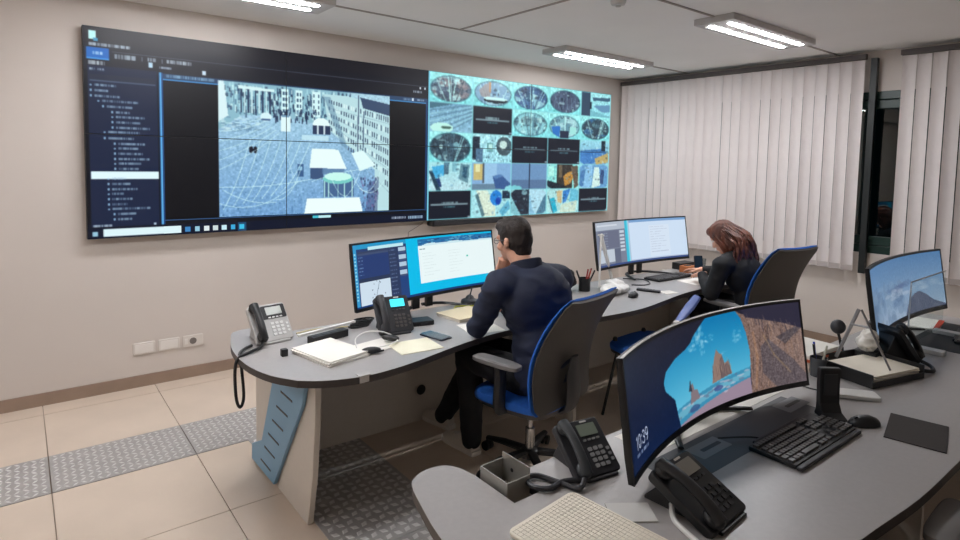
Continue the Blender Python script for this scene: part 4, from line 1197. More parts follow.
for s in (-1, 1):
    c = [(s*.032 + .021*math.cos(a), .092, .004 + .016*math.sin(a)) for a in [2*PI*i/14 for i in range(14)]]
    g.tube(c, .0018, 5, closed=True, M=HM); g.tube([(s*.052, .092, .008), (s*.078, .06, .010), (s*.082, -.002, .008)], .0018, 5, M=HM)
g.tube([(-.012, .095, .008), (0, .098, .010), (.012, .095, .008)], .0018, 5, M=HM)
g.build('glasses', mat('glasses_frame', (70, 72, 80), .3, metal=.6), man)
def shoe(an, d, parent):
    an = Vector(an); d = Vector(d); d.z = 0; d.normalize(); s = Vector((d.y, -d.x, 0))
    heel = an - d*.055; heel.z = 0
    def ring(t, z, k):
        return None
    prof = [(-.0, .030), (.03, .038), (.09, .040), (.16, .046), (.22, .047), (.265, .040), (.29, .022)]
    L = []
    for x, w in prof: L.append((x, w))
    out = [heel + d*x + s*w for x, w in L] + [heel + d*x - s*w for x, w in L[::-1]]
    out = crv(out, 3, True)
    so = G().rings([[Vector((p.x, p.y, z)) for p in out] for z in (0.002, .026)])
    rs = []
    n = 12
    for i in range(n + 1):
        x = .012 + .268*i/n
        w = np.interp(x, [q[0] for q in prof], [q[1] for q in prof])*.96
        top = np.interp(x, [0, .06, .11, .17, .23, .29], [.112, .122, .110, .078, .060, .040])
        rs.append([heel + d*x + s*(w*math.cos(a)*(1 if math.sin(a) < .5 else .9)) + Vector((0, 0, .024 + (top-.024)*max(math.sin(a), 0)**.8)) for a in [PI*j/10 for j in range(11)]])
    o = G().rings(rs).build('shoe', M_SHOE, parent, fix=True, ang=60)
    so.build('sole', M_SOLE, o, fix=True)
    lc = G()
    for k in range(4):
        c = heel + d*(.125+.022*k); zt = np.interp(.125+.022*k, [.06, .11, .17, .23], [.122, .110, .078, .060]) + .002
        lc.tube([c - s*.022 + Vector((0, 0, zt-.008)), c + Vector((0, 0, zt)), c + s*.022 + Vector((0, 0, zt-.008))], .003, 5)
    lc.build('laces', mat('laces', (196, 190, 184), .8), o)
shoe(anl, (-.06, 1, 0), man); shoe(anr, (-.12, 1, 0), man)

# ---- the woman at the right station
wr_ = Vector((4.42, 2.16, 0))
wom = thing('person', 'seated woman in black with long auburn hair, bent over the desk', 'person', wr_)
def B(*p): return Vector(p) - wr_
pelv, waist, chest, c7 = B(4.38, 2.11, .54), B(4.355, 2.125, .67), B(4.325, 2.19, .83), B(4.335, 2.28, .980)
hc = B(4.335, 2.37, 1.090)
HM = head_matrix(hc, R(10), R(-34), R(4))
shl, shr = B(4.125, 2.25, .905), B(4.505, 2.25, .910)
ell_, elr = B(4.065, 2.295, .690), B(4.62, 2.42, .775)
wrl, wrr = B(4.225, 2.475, .790), B(4.53, 2.64, .768)
hpl, hpr = B(4.33, 2.14, .52), B(4.51, 2.14, .52)
knl, knr = B(4.29, 2.55, .55), B(4.53, 2.55, .55)
anl, anr = B(4.28, 2.52, .10), B(4.54, 2.52, .10)
def torso_f(g, k):
    g.ell(pelv, (.165+k, .125+k, .105+k)); g.ell(waist, (.132+k, .10+k, .14+k)); g.ell(chest, (.145+k, .108+k, .15+k), rot=(-.35, 0, 0))
    g.ell((chest+c7)/2 + Vector((0, -.005, .01)), (.140+k, .085+k, .08+k), rot=(-.4, 0, 0)); g.cap(shl, .052+k, shr, .052+k)
    g.cap(c7 - Vector((0, .01, .045)), .052+k, shl + Vector((.02, 0, 0)), .048+k); g.cap(c7 - Vector((0, .01, .045)), .052+k, shr - Vector((.02, 0, 0)), .048+k)
g = G(); torso_f(g, -.006); arms(g, -.010, shl, ell_, wrl); arms(g, -.010, shr, elr, wrr); legs(g, -.012, hpl, knl, anl); legs(g, -.012, hpr, knr, anr)
g.cap(c7 - Vector((0, .01, .03)), .052, hc + Vector((0, -.02, -.045)), .048); head_geo(g, HM, 1)
hand(g, wrl, Vector((.55, .8, -.12)), Vector((.7, -.5, .35)), curl=.4, thumb=1)
hand(g, wrr, Vector((-.25, .9, -.02)), Vector((-.9, -.2, .15)), curl=.35, thumb=-1)
for an in (anl, anr): g.cap(an, .032, an + Vector((0, .12, -.055)), .026)
shrink('body', g, .0065, M_SKIN, wom, 3)
eyes(HM, wom)
g = G(); torso_f(g, .022); arms(g, .010, shl, ell_, wrl, .92); arms(g, .010, shr, elr, wrr, .92)
top = shrink('black_top', g, .010, M_BTOP, wom, 4, wrinkle=(.005, (7, 7, 12)))
rs = [[pelv + Vector((0, 0, .055)) + Vector(((.150+e)*math.cos(a), (.120+e)*math.sin(a), z)) for a in [2*PI*i/32 for i in range(32)]] for z, e in ((0, .018), (.018, .020), (.018, .012), (0, .012))]
G().rings(rs, closed=True).build('belt', mat('pale_belt', (196, 190, 186), .5), wom, fix=True)
g = G(); g.ell(pelv, (.176, .136, .108)); legs(g, .006, hpl, knl, anl, .95); legs(g, .006, hpr, knr, anr, .95)
shrink('trousers', g, .011, M_TROU, wom, 4)
shoe(anl, (0, 1, 0), wom); shoe(anr, (.05, 1, 0), wom)
# long wavy hair: a full cap plus overlapping locks falling over the back
g = G(); g.ell((0, -.014, .040), (.087, .100, .090), M=HM); g.ell((0, -.040, -.005), (.086, .085, .100), M=HM); g.ell((0, -.060, -.070), (.075, .060, .09), M=HM); g.ell((0, .048, .078), (.06, .046, .036), M=HM)
for s in (-1, 1): g.ell((s*.072, .010, .0), (.016, .040, .075), M=HM); g.ell((s*.066, -.02, -.07), (.022, .040, .07), M=HM)
hr = shrink('hair', g, .007, M_AUB, wom, 2, wrinkle=(.006, (45, 45, 14)))
rnd = random.Random(5)
g = G()
for k in range(110):
    a = rnd.uniform(-1, 1)
    st = HM @ Vector((.082*math.sin(a*1.5), -.02-.075*math.cos(a*1.4), rnd.uniform(-.03, .085)))
    endx = a*.15 + rnd.uniform(-.02, .02)
    base = c7 + Vector((endx + .02, -.135 + .05*abs(a) + rnd.uniform(-.04, .02), rnd.uniform(-.18, -.03)))
    m1 = st.lerp(base, .35) + Vector((rnd.uniform(-.015, .015), -.060 + rnd.uniform(-.025, .015), .022)); m2 = st.lerp(base, .7) + Vector((rnd.uniform(-.02, .02), -.030 + rnd.uniform(-.015, .015), 0))
    ph = rnd.uniform(0, 6.28); path = crv([st, m1, m2, base], 5)
    path = [q + Vector((math.cos(ph+i*.95), math.sin(ph+i*.95)*.6, 0))*(.0075*min(i, 6)/6) for i, q in enumerate(path)]
    g.tube(path, [.009, .016, .015, .005], 6, flat=.6)
for k in range(26):
    s = -1 if k % 2 else 1
    st = HM @ Vector((s*.076, .03+rnd.uniform(-.03, .02), rnd.uniform(0, .06)))
    e = HM @ Vector((s*(.080+rnd.uniform(-.01, .015)), .02+rnd.uniform(-.05, .02), -.13+rnd.uniform(-.05, .03)))
    g.tube([st, st.lerp(e, .5)+Vector((s*.014, -.01, 0)), e], [.008, .012, .003], 6, smooth=4, flat=.6)
g.build('hair_locks', M_AUB, hr, ang=80)

wom.location = wr_ + Vector((-.035, .015, .012))

# ================================================================== THINGS ON THE DESKS
M_PAPER = mat('paper', (232, 228, 220), 0.8)
M_CREAM = mat('cream_paper', (228, 220, 204), 0.8)
M_WPL = mat('white_plastic', (226, 224, 220), 0.45)
M_KEY = mat('key_plastic', (84, 81, 80), 0.4)
def sheet(name, label, cat, pts, z, th, m, bevel=0):
    """a flat quad or polygon of paper given by its corners"""
    cx = sum(p[0] for p in pts)/len(pts); cy = sum(p[1] for p in pts)/len(pts)
    o = G().prism([(p[0]-cx, p[1]-cy) for p in pts], 0, th).build(name, m, None, bevel=bevel, smooth=False)
    o.location = (cx, cy, z)
    return tag(o, label, cat)
def rot2(pts, cx, cy, a):
    c, s = math.cos(a), math.sin(a)
    return [(cx + c*x - s*y, cy + s*x + c*y) for x, y in pts]
def rect2(cx, cy, w, h, a): return rot2([(-w/2, -h/2), (w/2, -h/2), (w/2, h/2), (-w/2, h/2)], cx, cy, a)

# ---- desk telephones
def desk_phone(label, loc, yaw, body, keym, scr, tilt=50, hand_m=None, lit=0.0, surround=None):
    t = thing('desk_phone', label, 'telephone', loc, yaw, 'desk telephones')
    hand_m = hand_m or M_DARK
    Fm = Matrix.Translation((0, -.075, .016)) @ Matrix.Rotation(R(tilt), 4, 'X')
    G().prism(rrect(.195, .205, .014, 4, 0, .100), -.026, 0, Fm).build('body', body, t, bevel=.004)
    top = Fm @ Vector((0, .17, -.026)); mid = Fm @ Vector((0, .03, -.026))
    prof = [(-.085, .0), (top.y+.055, .0), (top.y+.055, .008), (top.y, top.z), (mid.y, mid.z), (-.085, .010)]
    M = Matrix(((0, 0, 1, 0), (1, 0, 0, 0), (0, 1, 0, 0), (0, 0, 0, 1)))
    G().prism(prof, -.06, .075, M).build('stand', body, t, bevel=.003)
    # handset in its cradle on the left
    pts = [(-.068, .006, .022), (-.068, .05, .036), (-.068, .10, .040), (-.068, .15, .036), (-.068, .198, .022)]
    g = G().tube(pts, [.024, .019, .018, .019, .024], 12, smooth=4, flat=.75, M=Fm)
    g.ell((-.068, .022, .016), (.027, .030, .018), M=Fm); g.ell((-.068, .180, .016), (.027, .030, .018), M=Fm)
    g.build('handset', hand_m, t)
    if surround:
        G().prism(rrect(.125, .075, .006, 3, .030, .155), 0, .003, Fm).build('screen_surround', surround, t)
    s = G().prism(rrect(.082, .044, .003, 2, .030, .160), .0032, .0055, Fm)
    sm = emit_mat('phone_screen_%d_%d_%d' % scr, scr, lit) if lit else mat('phone_screen_%d_%d_%d' % scr, scr, .35)
    s.build('screen', sm, t)
    g = G()
    for r_ in range(4):
        for c in range(3):
            g.prism(rrect(.017, .013, .003, 2, .005 + c*.024, .030 + r_*.020), 0, .004, Fm)
    k = g.build('keypad', keym, t); k['kind'] = 'stuff'
    g = G()
    for r_ in range(3): g.prism(rrect(.013, .011, .003, 2, .080, .040 + r_*.020), 0, .004, Fm)
    for c in range(4): g.prism(rrect(.014, .007, .002, 2, .001 + c*.020, .124), 0, .004, Fm)
    k = g.build('function_keys', keym, t); k['kind'] = 'stuff'
    G().prism(rrect(.03, .006, .002, 2, .03, .193), 0, .0015, Fm).build('name_badge', M_WPL, t)
    return t
M_SILV = mat('silver_plastic', (186, 184, 182), 0.4, metal=.15)
M_LK = mat('light_keys', (226, 226, 224), 0.5)
ph1 = desk_phone('silver desk phone with black handset at the left end of the far desk', (0.995, 2.975, DZ), R(6), M_SILV, M_LK, (205, 210, 205), 50, M_BLACK, surround=M_BLACK)
G().tube([(-.07, -.075, .03), (-.10, -.12, .012), (-.175, -.16, .010), (-.228, -.17, -.002), (-.245, -.17, -.06), (-.242, -.175, -.19), (-.225, -.178, -.235), (-.206, -.172, -.19), (-.212, -.165, -.06), (-.205, -.13, .006), (-.12, -.06, .008)], .0075, 8, smooth=6).build('cord', M_BLACK, ph1)
ph2 = desk_phone('dark desk phone with a lit cyan screen beside the map monitor', (1.585, 2.755, DZ), R(-8), M_DARK, M_KEY, (70, 210, 225), 56, M_DARK, lit=.9)
ph3 = desk_phone('dark desk phone left of the beach-picture monitor, behind its edge', (1.345, 1.15, DZ), R(-10), M_DARK, mat('grey_keys', (150, 150, 150), .5), (128, 138, 124), 40, mat('handset_grey', (58, 62, 66), .45))
G().tube([(-.08, -.09, .03), (-.12, -.11, .012), (-.15, -.06, .010), (-.20, .02, .012), (-.245, .02, .014), (-.255, -.03, .012), (-.21, -.065, .012), (-.14, -.05, .012), (-.05, -.08, .012)], .0095, 8, smooth=6).build('cord', M_DARK, ph3)
ph3.scale = (.84, .84, .84)
ph4 = desk_phone('black desk phone in front of the left end of the beach-picture monitor', (1.425, .81, DZ), R(4), M_BLACK, M_DARK, (150, 146, 136), 26, M_BLACK)
G().tube([(-.06, .06, .02), (-.10, .03, .008), (-.125, -.02, .007), (-.155, -.10, .007)], .007, 8, smooth=5).build('cord', M_WPL, ph4)

# ---- keyboards, mice
def keyboard(label, loc, yaw, w=.45, d=.155):
    t = thing('keyboard', label, 'keyboard', loc, yaw, 'black keyboards')
    G().prism(rrect(w, d, .008, 3), .003, .016).build('body', M_BLACK, t, bevel=.002)
    me = G().box((0, 0, .004), (.0155, .0145, .007)).mesh('key', M_KEY, smooth=False)
    g = G()
    p = w/23.4
    def key(x, y, wk=1.0): g.box((x, y, .0195), (p*wk*.84, .0150, .007))
    for r_ in range(6):
        y = d/2 - .020 - r_*.0215 - (.006 if r_ > 0 else 0)
        x0 = -w/2 + p*.9
        if r_ == 5:
            for x, wk in ((0, 1.3), (1.4, 1.2), (2.7, 1.2), (6.5, 6.0), (10.6, 1.2), (11.9, 1.2), (13.4, 1.3)): key(x0 + p*x, y, wk)
        else:
            for c in range(14): key(x0 + p*(c + (.12*r_ if c else 0)), y, 1.5 if (c == 13 or (c == 0 and r_ > 1)) else 1)
        for c in range(3):
            if r_ in (0, 1, 2) or (r_ == 5) or (r_ == 4 and c == 1): key(x0 + p*(15.5+c), y)
        if r_ > 0:
            for c in range(4): key(x0 + p*(19.1+c), y)
    k = g.build('keys', M_KEY, t, smooth=False); k['kind'] = 'stuff'
    G().box((-.02, d/2+.004, .010), (w*.7, .012, .014)).build('rear_rail', M_DARK, t, bevel=.003)
    return t
kb1 = keyboard('black keyboard in front of the beach-picture monitor', (2.085, .832, DZ), R(-1))
G().box((0, -.086, .0075), (.45, .018, .012)).build('front_edge', M_DARK, kb1, bevel=.003)
G().tube([(-.12, .085, .010), (-.16, .12, .012), (-.255, .165, .016)], .003, 6, smooth=4).build('cable', M_BLACK, kb1)
keyboard('black keyboard in front of the woman\'s monitor', (4.20, 2.795, DZ), R(-2), .44, .15)
keyboard('black keyboard cut by the right edge, on the near desk', (4.17, .80, DZ), R(8), .45, .16)
def mouse(label, loc, yaw):
    t = thing('computer_mouse', label, 'mouse', loc, yaw, 'black computer mice')
    rs = []
    for x, w, h in ((-.056, .012, .012), (-.045, .024, .024), (-.02, .030, .034), (.012, .030, .035), (.038, .027, .028), (.054, .018, .018), (.060, .006, .010)):
        rs.append([(w*math.cos(a), x, .002 + h*max(math.sin(a), 0)**.7) for a in [PI*j/10 for j in range(11)]])
    G().rings(rs).build('shell', M_BLACK, t, fix=True, ang=60)
    G().cyl((-.004, .036, .027), (.004, .036, .027), .008, seg=12).build('wheel', M_DARK, t)
    return t
mouse('black mouse between keyboard and mouse pad on the near desk', (2.40, .755, DZ), R(60))
mouse('small black mouse on the far desk near the folded papers', (3.39, 2.53, DZ), R(-70))
sheet('mouse_pad', 'dark rectangular mouse pad on the near desk', 'mouse pad', [(2.345, .678), (2.598, .733), (2.632, .562), (2.378, .508)], DZ, .004, mat('mouse_pad_cloth', (52, 46, 43), .85, bump=.1, bscale=600), .001)

# ---- near desk, left: squared notebook, card
nb = thing('notebook', 'open squared-paper notebook at the bottom of the picture', 'notebook', (1.09, .90, DZ), R(6))
G().prism(rrect(.27, .34, .02, 4, 0, 0), 0, .010).build('page_block', M_CREAM, nb, bevel=.002)
g = G()
for k in range(20): g.box((-.126+k*.0133, 0, .0104), (.0009, .32, .0006))
for k in range(25): g.box((0, -.156+k*.013, .0104), (.25, .0009, .0006))
gl = g.build('ruled_grid', mat('grid_ink', (214, 206, 192), .8), nb, smooth=False); gl['kind'] = 'stuff'
sheet('paper_card', 'small pale grey card beside the black phone, in front of the notebook', 'card', rect2(1.265, .925, .12, .085, R(-35)), DZ, .004, mat('pale_card', (196, 194, 190), .6), .001)
sheet('paper_sheet', 'flat white strip behind the foot of the beach-picture monitor', 'paper', [(1.60, 1.085), (2.52, 1.085), (2.56, 1.225), (1.58, 1.235)], DZ, .0012, M_PAPER)  # plain white strip laid along the rear of the desktop

# ---- near desk, right of the beach-picture monitor
bd = thing('binder', 'white and orange box file standing at the rear of the near desk', 'box file', (2.965, 1.195, DZ), R(-4))
G().box((0, 0, .022), (.30, .18, .044)).build('printed_side', mat('binder_print', (206, 190, 176), .6, var=.25, vscale=70), bd, bevel=.002)
G().box((0, 0, .050), (.302, .182, .010)).build('orange_band', mat('orange_card', (196, 92, 56), .6), bd)
G().box((0, 0, .066), (.29, .17, .020)).build('paper_block', M_PAPER, bd, bevel=.002)
sp = thing('desk_speaker', 'black upright curved stand beside the keyboard', 'stand', (2.385, .875, DZ), R(-38))
rs = []
for z, y, w, d in ((0, -.025, .040, .040), (.006, -.022, .040, .040), (.02, -.008, .038, .022), (.05, .0, .037, .014), (.12, .004, .038, .012), (.175, .002, .039, .012), (.182, .002, .037, .010)):
    rs.append([(w*c, y + d*s_, z) for c, s_ in ((-1, -1), (1, -1), (1, 1), (-1, 1))])
G().rings(rs).build('body', M_BLACK, sp, bevel=.003, smooth=False)
G().box((0, -.0125, .12), (.05, .003, .08)).build('grille', M_DARK, sp)
ws = thing('adapter_slab', 'slim white plastic slab on the near desk beside the black stand', 'adapter', (2.665, .895, DZ), R(-52))
G().prism(rrect(.20, .085, .014, 4), 0, .016).build('shell', M_WPL, ws, bevel=.003)
G().tube([(-.10, .0, .008), (-.15, .03, .006), (-.2, .10, .005)], .003, 6, smooth=4).build('cable', M_BLACK, ws)
tr = thing('letter_tray', 'black letter tray holding papers on the near desk', 'letter tray', (3.03, .955, DZ), R(-14))
G().box((0, 0, .004), (.36, .27, .006)).build('base', M_BLACK, tr)
for nme, c, s_ in (('side', (-.18, 0, .030), (.006, .27, .058)), ('side', (.18, 0, .030), (.006, .27, .058)), ('side', (0, .135, .030), (.36, .006, .058)), ('lip', (0, -.135, .014), (.36, .006, .026))):
    G().box(c, s_).build(nme, M_BLACK, tr)
ps = thing('paper_stack', 'cream papers lying in the black letter tray', 'papers', (3.035, .94, DZ+.0085), R(-14))
for k in range(6):
    G().box((0, 0, .003+k*.006), (.31, .22, .0055), rot=(0, 0, random.uniform(-.04, .04))).build('sheets', M_CREAM if k % 3 else M_PAPER, ps)
ph5 = desk_phone('black desk phone standing behind the letter tray', (3.36, .96, DZ), R(62), M_BLACK, M_DARK, (90, 96, 96), 52, M_BLACK)
G().tube([(-.07, -.07, .02), (-.13, -.08, .008), (-.20, -.02, .010), (-.19, .03, .012), (-.14, .02, .010), (-.10, -.02, .008)], .009, 8, smooth=6).build('cord', M_BLACK, ph5)
pc = thing('pen_cup', 'clear cup with a blue pen beside the letter tray on the near desk', 'pen cup', (2.80, 1.075, DZ))
G().lathe([(.030, 0), (.036, .085), (.034, .085), (.028, .004)], 18).build('cup', mat('smoked_cup', (70, 72, 76), .2), pc)
for k, (c, a, b) in enumerate((((30, 60, 170), .012, .02), ((40, 40, 44), -.015, .01), ((206, 204, 190), .004, -.018))):
    G().cyl((a*.3, b*.3, .006), (a*1.6, b*1.6, .145), .005, seg=8).build('pen', mat('pen_%d' % k, c, .4), pc)
af = thing('sheet_stand', 'grey metal A-frame standing on the papers in the letter tray', 'stand', (3.005, .975, DZ+.046))
M_ALU = mat('brushed_aluminium', (150, 150, 152), .35, metal=.6)
for y in (-.115, .105):
    b = Vector((0, y, .0)); e = Vector((0, .012 if y < 0 else .022, .245)); d = (e-b)
    G().tube([b, e], .008, 6, flat=.5).build('leg', M_ALU, af)
G().tube([(0, -.028, .17), (0, .052, .17)], .005, 6).build('cross_bar', M_ALU, af)
px = thing('plexiglass_screen', 'clear upright plexiglass screen on white feet in front of the mountain-picture monitor', 'screen', (3.66, .90, DZ))
G().box((.22, .06, .19), (.60, .004, .33), rot=(0, 0, R(0))).build('pane', glass_mat('plexiglass', (246, 250, 250), .02, .05), px)
G().box((-.08, .06, .19), (.006, .006, .33)).build('edge_strip', mat('plexi_edge', (226, 232, 234), .25), px)
G().box((.22, .06, .357), (.60, .006, .005)).build('top_edge', mat('plexi_edge_grey', (120, 122, 124), .3), px)
for x in (-.02, .47):
    G().prism(rrect(.06, .17, .01, 3, x, 0), 0, .022).build('foot', M_WPL, px, bevel=.003)
wc = thing('desk_microphone', 'black round-headed gooseneck device behind the letter tray on the near desk', 'microphone', (3.19, 1.125, DZ))
G().lathe([(.045, 0), (.045, .012), (.014, .02), (.010, .05)], 18).build('base', M_BLACK, wc)
G().tube([(0, 0, .045), (.0, .01, .09), (.0, .02, .12)], .007, 8, smooth=3).build('neck', M_BLACK, wc)
G().ell((0, .02, .145), (.034, .034, .036)).build('head', M_DARK, wc)
ts = thing('tissue', 'crumpled white tissue beside the black phone near the right monitor', 'tissue', (3.21, 1.02, DZ+.062))
shrink('tissue_paper', G().ell((0, 0, .03), (.045, .04, .035)).ell((.02, .0, .055), (.025, .03, .03)), .006, M_PAPER, ts, 1, wrinkle=(.012, (38, 38, 38)))
ub = thing('carton', 'small black carton under the crumpled tissue', 'box', (3.215, 1.015, DZ))
G().box((0, 0, .029), (.10, .10, .058)).build('case', M_BLACK, ub, bevel=.003)
G().box((0, 0, .0585), (.05, .05, .002)).build('flap', M_DARK, ub)
rp = thing('leaflet', 'red and white leaflet under the mountain-picture monitor', 'leaflet', (4.30, 1.07, DZ), R(8))
G().box((0, 0, .004), (.30, .16, .008)).build('page', M_PAPER, rp)
G().box((0, -.066, .0085), (.30, .028, .002)).build('red_strip', mat('red_print', (206, 72, 48), .6), rp)
sheet('desk_mat', 'dark desk mat under the right-hand keyboard on the near desk', 'desk mat', [(3.75, 1.02), (4.45, 1.02), (4.45, .70), (3.75, .70)], DZ, .002, mat('mat_rubber', (72, 72, 72), .8))

# ---- far desk, left station
pb = thing('paper_stack', 'stack of white papers on the rounded left end of the far desk', 'papers', (1.15, 2.585, DZ), R(14))
for k in range(5):
    G().box((random.uniform(-.006, .006), random.uniform(-.006, .006), .003+k*.0045), (.225, .30, .004), rot=(0, 0, random.uniform(-.05, .05))).build('sheet', M_PAPER, pb)
st = thing('power_strip', 'black socket strip behind the white papers on the far desk', 'power strip', (1.235, 2.80, DZ), R(14))
G().box((0, 0, .020), (.22, .055, .038)).build('body', M_BLACK, st, bevel=.004)
for k in range(4): G().cyl((-.075+k*.05, 0, .038), (-.075+k*.05, 0, .0405), .018, seg=14).build('socket', M_DARK, st)
G().box((.03, .045, .046), (.36, .018, .010)).build('white_rail', M_WPL, st)
tag(G().prism(rrect(.030, .030, .005, 3), 0, .034).build('desk_camera', M_BLACK, None, bevel=.003), 'tiny black cube left of the white paper stack', 'camera')
bpy.data.objects['desk_camera'].location = (.965, 2.685, DZ)
hs = thing('headset', 'headset with white wire band lying on papers on the far desk', 'headset', (1.36, 2.545, DZ), R(6))
sheet('paper_sheet', 'white sheet under the headset on the far desk', 'paper', rect2(1.385, 2.575, .20, .16, R(10)), DZ, .002, M_PAPER)
G().tube([(-.10, -.01, .020), (-.06, .07, .045), (.03, .105, .055), (.11, .07, .045), (.135, -.01, .022), (.06, -.05, .02), (-.02, -.03, .014)], .0035, 6, smooth=5).build('band', M_WPL, hs)
for c, a in (((-.055, -.06, .018), 25), ((.115, .02, .026), 60)):
    g = G(); g.ell(c, (.048, .022, .016), rot=(0, 0, R(-a))); g.build('ear_pad', M_BLACK, hs)
G().tube([(-.09, -.04, .012), (-.05, -.075, .012), (.0, -.085, .012)], .005, 6, smooth=4).build('microphone', M_BLACK, hs)
sheet('paper_sheet', 'pale yellow sheet near the edge of the far desk, left of the man', 'paper', rect2(1.545, 2.46, .23, .19, R(-6)), DZ, .003, mat('pale_yellow_paper', (232, 228, 204), .8))
cp = thing('label_holder', 'clear plastic label holder clipped to the far desk\'s rounded edge', 'label holder', (1.155, 2.238, DZ), R(4))
G().box((0, -.003, -.012), (.055, .003, .032)).build('front', mat('clear_holder', (198, 194, 190), .2), cp)
G().box((0, .015, .0025), (.055, .034, .003)).build('clip', mat('clear_holder', (198, 194, 190), .2), cp)
sm_ = thing('smartphone', 'dark blue smartphone lying beside the yellow sheet on the far desk', 'smartphone', (1.72, 2.535, DZ), R(12))
G().prism(rrect(.085, .165, .010, 4), 0, .009).build('case', mat('phone_blue', (28, 40, 56), .35), sm_, bevel=.002)
G().prism(rrect(.077, .155, .008, 4), .009, .0098).build('screen', mat('phone_glass', (34, 52, 70), .12), sm_)
bx = thing('hub_box', 'small flat black box below the map monitor', 'box', (1.79, 2.79, DZ), R(-10))
G().prism(rrect(.13, .10, .012, 4), 0, .026).build('case', M_BLACK, bx, bevel=.004)
G().box((.0, -.048, .013), (.04, .006, .010)).build('port', M_DARK, bx)
n2 = thing('notebook', 'closed cream notebook in front of the map monitor', 'notebook', (2.10, 2.79, DZ), R(6))
G().box((0, 0, .009), (.26, .21, .016)).build('pages', M_CREAM, n2)
G().box((0, 0, .0185), (.265, .215, .003)).build('cover', mat('cream_cover', (222, 206, 172), .7), n2)
sheet('paper_sheet', 'loose white sheet under the man\'s forearm', 'paper', rect2(2.02, 2.53, .21, .20, R(-12)), DZ, .002, M_PAPER)
ds = thing('desk_speaker', 'small round black speaker under the right half of the map monitor', 'speaker', (2.30, 3.0, DZ))
G().lathe([(.055, 0), (.060, .012), (.055, .030), (.030, .040), (.022, .055), (.010, .062)], 20).build('base', M_DARK, ds)
G().tube([(0, 0, .055), (.02, .01, .09), (.03, .02, .11)], .005, 6, smooth=3).build('neck', M_DARK, ds)
tag(G().tube([(2.12, 2.93, DZ+.005), (2.18, 2.98, DZ+.006), (2.25, 2.95, DZ+.005), (2.31, 2.93, DZ+.005)], .004, 6, smooth=4).build('network_cable', mat('yellow_cable', (206, 206, 70), .5)), 'short yellow network cable beside the round speaker', 'cable')
tag(G().tube([(1.14, 2.99, DZ+.004), (1.25, 3.0, DZ+.006), (1.38, 2.965, DZ+.005), (1.5, 2.93, DZ+.005)], .004, 6, smooth=4).build('phone_cable', mat('cream_cable', (214, 200, 160), .5)), 'cream cable running from the silver phone along the far desk', 'cable')
mf = thing('cable_coil', 'black bunch of cable beside the foot of the map monitor', 'cable', (1.47, 2.925, DZ))
for k in range(4):
    G().tube([(.06*math.cos(a)+.01*k, .03*math.sin(a), .008+.010*k) for a in [2*PI*i/12 for i in range(12)]], .005, 6, closed=True).build('loop', M_BLACK, mf)

# ---- far desk, right station
pn = thing('pen_cup', 'black pen cup with red and dark pens between the two stations', 'pen cup', (3.25, 2.86, DZ))
G().lathe([(.042, 0), (.044, .095), (.040, .095), (.038, .006)], 18).build('cup', M_BLACK, pn)
for k, (a, b, c) in enumerate(((.03, .01, (150, 40, 40)), (-.03, .015, (30, 30, 34)), (.01, -.02, (180, 60, 40)), (.035, -.02, (30, 30, 34)), (-.045, .0, (26, 26, 30)), (.055, .015, (120, 36, 36)))):
    G().cyl((a*.3, b*.3, .01), (a*1.9, b*1.9, .15), .006, seg=8).build('pen', mat('fpen_%d' % k, c, .45), pn)
cb2 = thing('cloth_pouch', 'dark crumpled pouch beside the black pen cup', 'pouch', (3.10, 2.93, DZ+.010))
shrink('pouch', G().ell((0, 0, .055), (.12, .06, .055)).ell((.05, .01, .09), (.06, .05, .05)).ell((-.07, 0, .045), (.07, .06, .045)), .012, mat('pouch_cloth', (30, 28, 32), .8), cb2, 2, wrinkle=(.012, (18, 18, 18)))
wa = thing('screen_stand', 'white inverted-V stand left of the woman\'s monitor', 'stand', (3.50, 2.93, DZ+.012))
for e in ((-.12, -.10, 0), (.25, .085, 0)):
    q = Vector((0, 0, .375)); b = Vector(e)
    G().box((b+q)/2, ((.014), .036, (q-b).length), rot=Vector((q-b)).to_track_quat('Z', 'Y').to_euler()).build('leg', M_WPL, wa)
G().box((.0, 0, .374), (.03, .04, .012)).build('joint', M_WPL, wa)
pl = thing('crumpled_papers', 'crumpled white papers in front of the white inverted-V stand', 'papers', (3.40, 2.70, DZ+.010))
shrink('papers', G().ell((0, 0, .022), (.12, .09, .022)).ell((.06, .05, .035), (.07, .06, .03)).ell((-.08, -.03, .02), (.08, .07, .02)), .009, M_WPL, pl, 1, wrinkle=(.012, (20, 20, 20)))
rc = thing('remote_control', 'slim dark remote control in front of the woman\'s keyboard', 'remote', (3.63, 2.575, DZ), R(-68))
G().prism(rrect(.17, .045, .008, 3), 0, .016).build('case', M_DARK, rc, bevel=.003)
k = G()
for i in range(5):
    for j in range(2): k.box((-.05+i*.022, -.009+j*.018, .017), (.011, .009, .003))
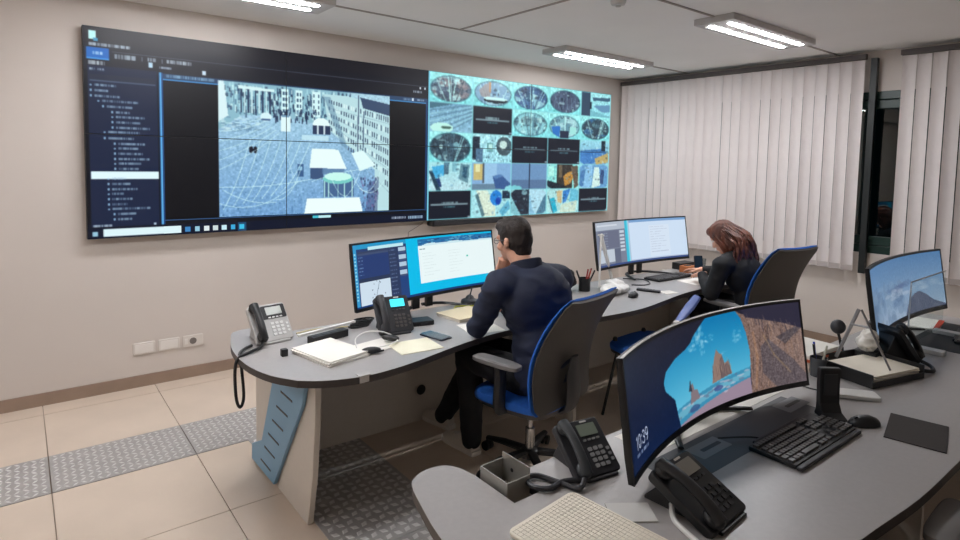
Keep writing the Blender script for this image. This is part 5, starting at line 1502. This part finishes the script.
k = k.build('buttons', M_KEY, rc); k['kind'] = 'stuff'
sheet('paper_note', 'small white note near the edge of the far desk beside the remote control', 'note', rect2(3.73, 2.475, .115, .10, R(-14)), DZ, .002, M_PAPER)
sheet('paper_sheet', 'white sheet under the woman\'s hand', 'paper', rect2(4.30, 2.575, .30, .20, R(-6)), DZ, .002, M_PAPER)
ob = thing('tissue_box', 'small orange box behind the woman\'s keyboard', 'box', (4.60, 2.87, DZ), R(4))
G().box((0, 0, .028), (.12, .09, .056)).build('carton', mat('orange_box', (204, 122, 70), .6), ob, bevel=.003)
G().box((0, 0, .057), (.06, .04, .004)).build('opening', M_DARK, ob)
db = thing('docking_box', 'flat black box under the right end of the woman\'s monitor', 'box', (4.72, 2.99, DZ))
G().box((0, 0, .03), (.20, .10, .06)).build('case', M_BLACK, db, bevel=.004)
G().box((0, -.051, .03), (.14, .003, .02)).build('port_row', M_DARK, db)
sk = thing('smartphone', 'black smartphone propped upright in front of the woman', 'smartphone', (4.57, 2.735, DZ), R(-30))
Mt = Matrix.Translation((0, 0, .004)) @ Matrix.Rotation(R(78), 4, 'X')
G().prism(rrect(.078, .16, .010, 4, 0, .08), -.009, 0, Mt).build('case', M_BLACK, sk, bevel=.002)
G().prism(rrect(.070, .150, .008, 4, 0, .08), 0, .0008, Mt).build('screen', mat('phone_glass', (34, 52, 70), .12), sk)
G().box((0, .03, .006), (.07, .08, .012)).build('prop', M_DARK, sk)
gl_ = thing('drinking_glass', 'clear empty tumbler behind the propped smartphone', 'glass', (4.76, 2.83, DZ))
G().lathe([(.030, .002), (.036, .11), (.034, .11), (.028, .008)], 18).build('tumbler', glass_mat('tumbler_glass', (225, 230, 232), .03, .12), gl_)
tag(G().tube([(3.85, 2.98, DZ+.004), (3.95, 2.86, DZ+.006), (3.88, 2.74, DZ+.005), (3.78, 2.72, DZ+.005), (3.70, 2.78, DZ+.005)], .004, 6, smooth=4).build('keyboard_cable', M_BLACK), 'thin black cable looping left of the woman\'s keyboard', 'cable')
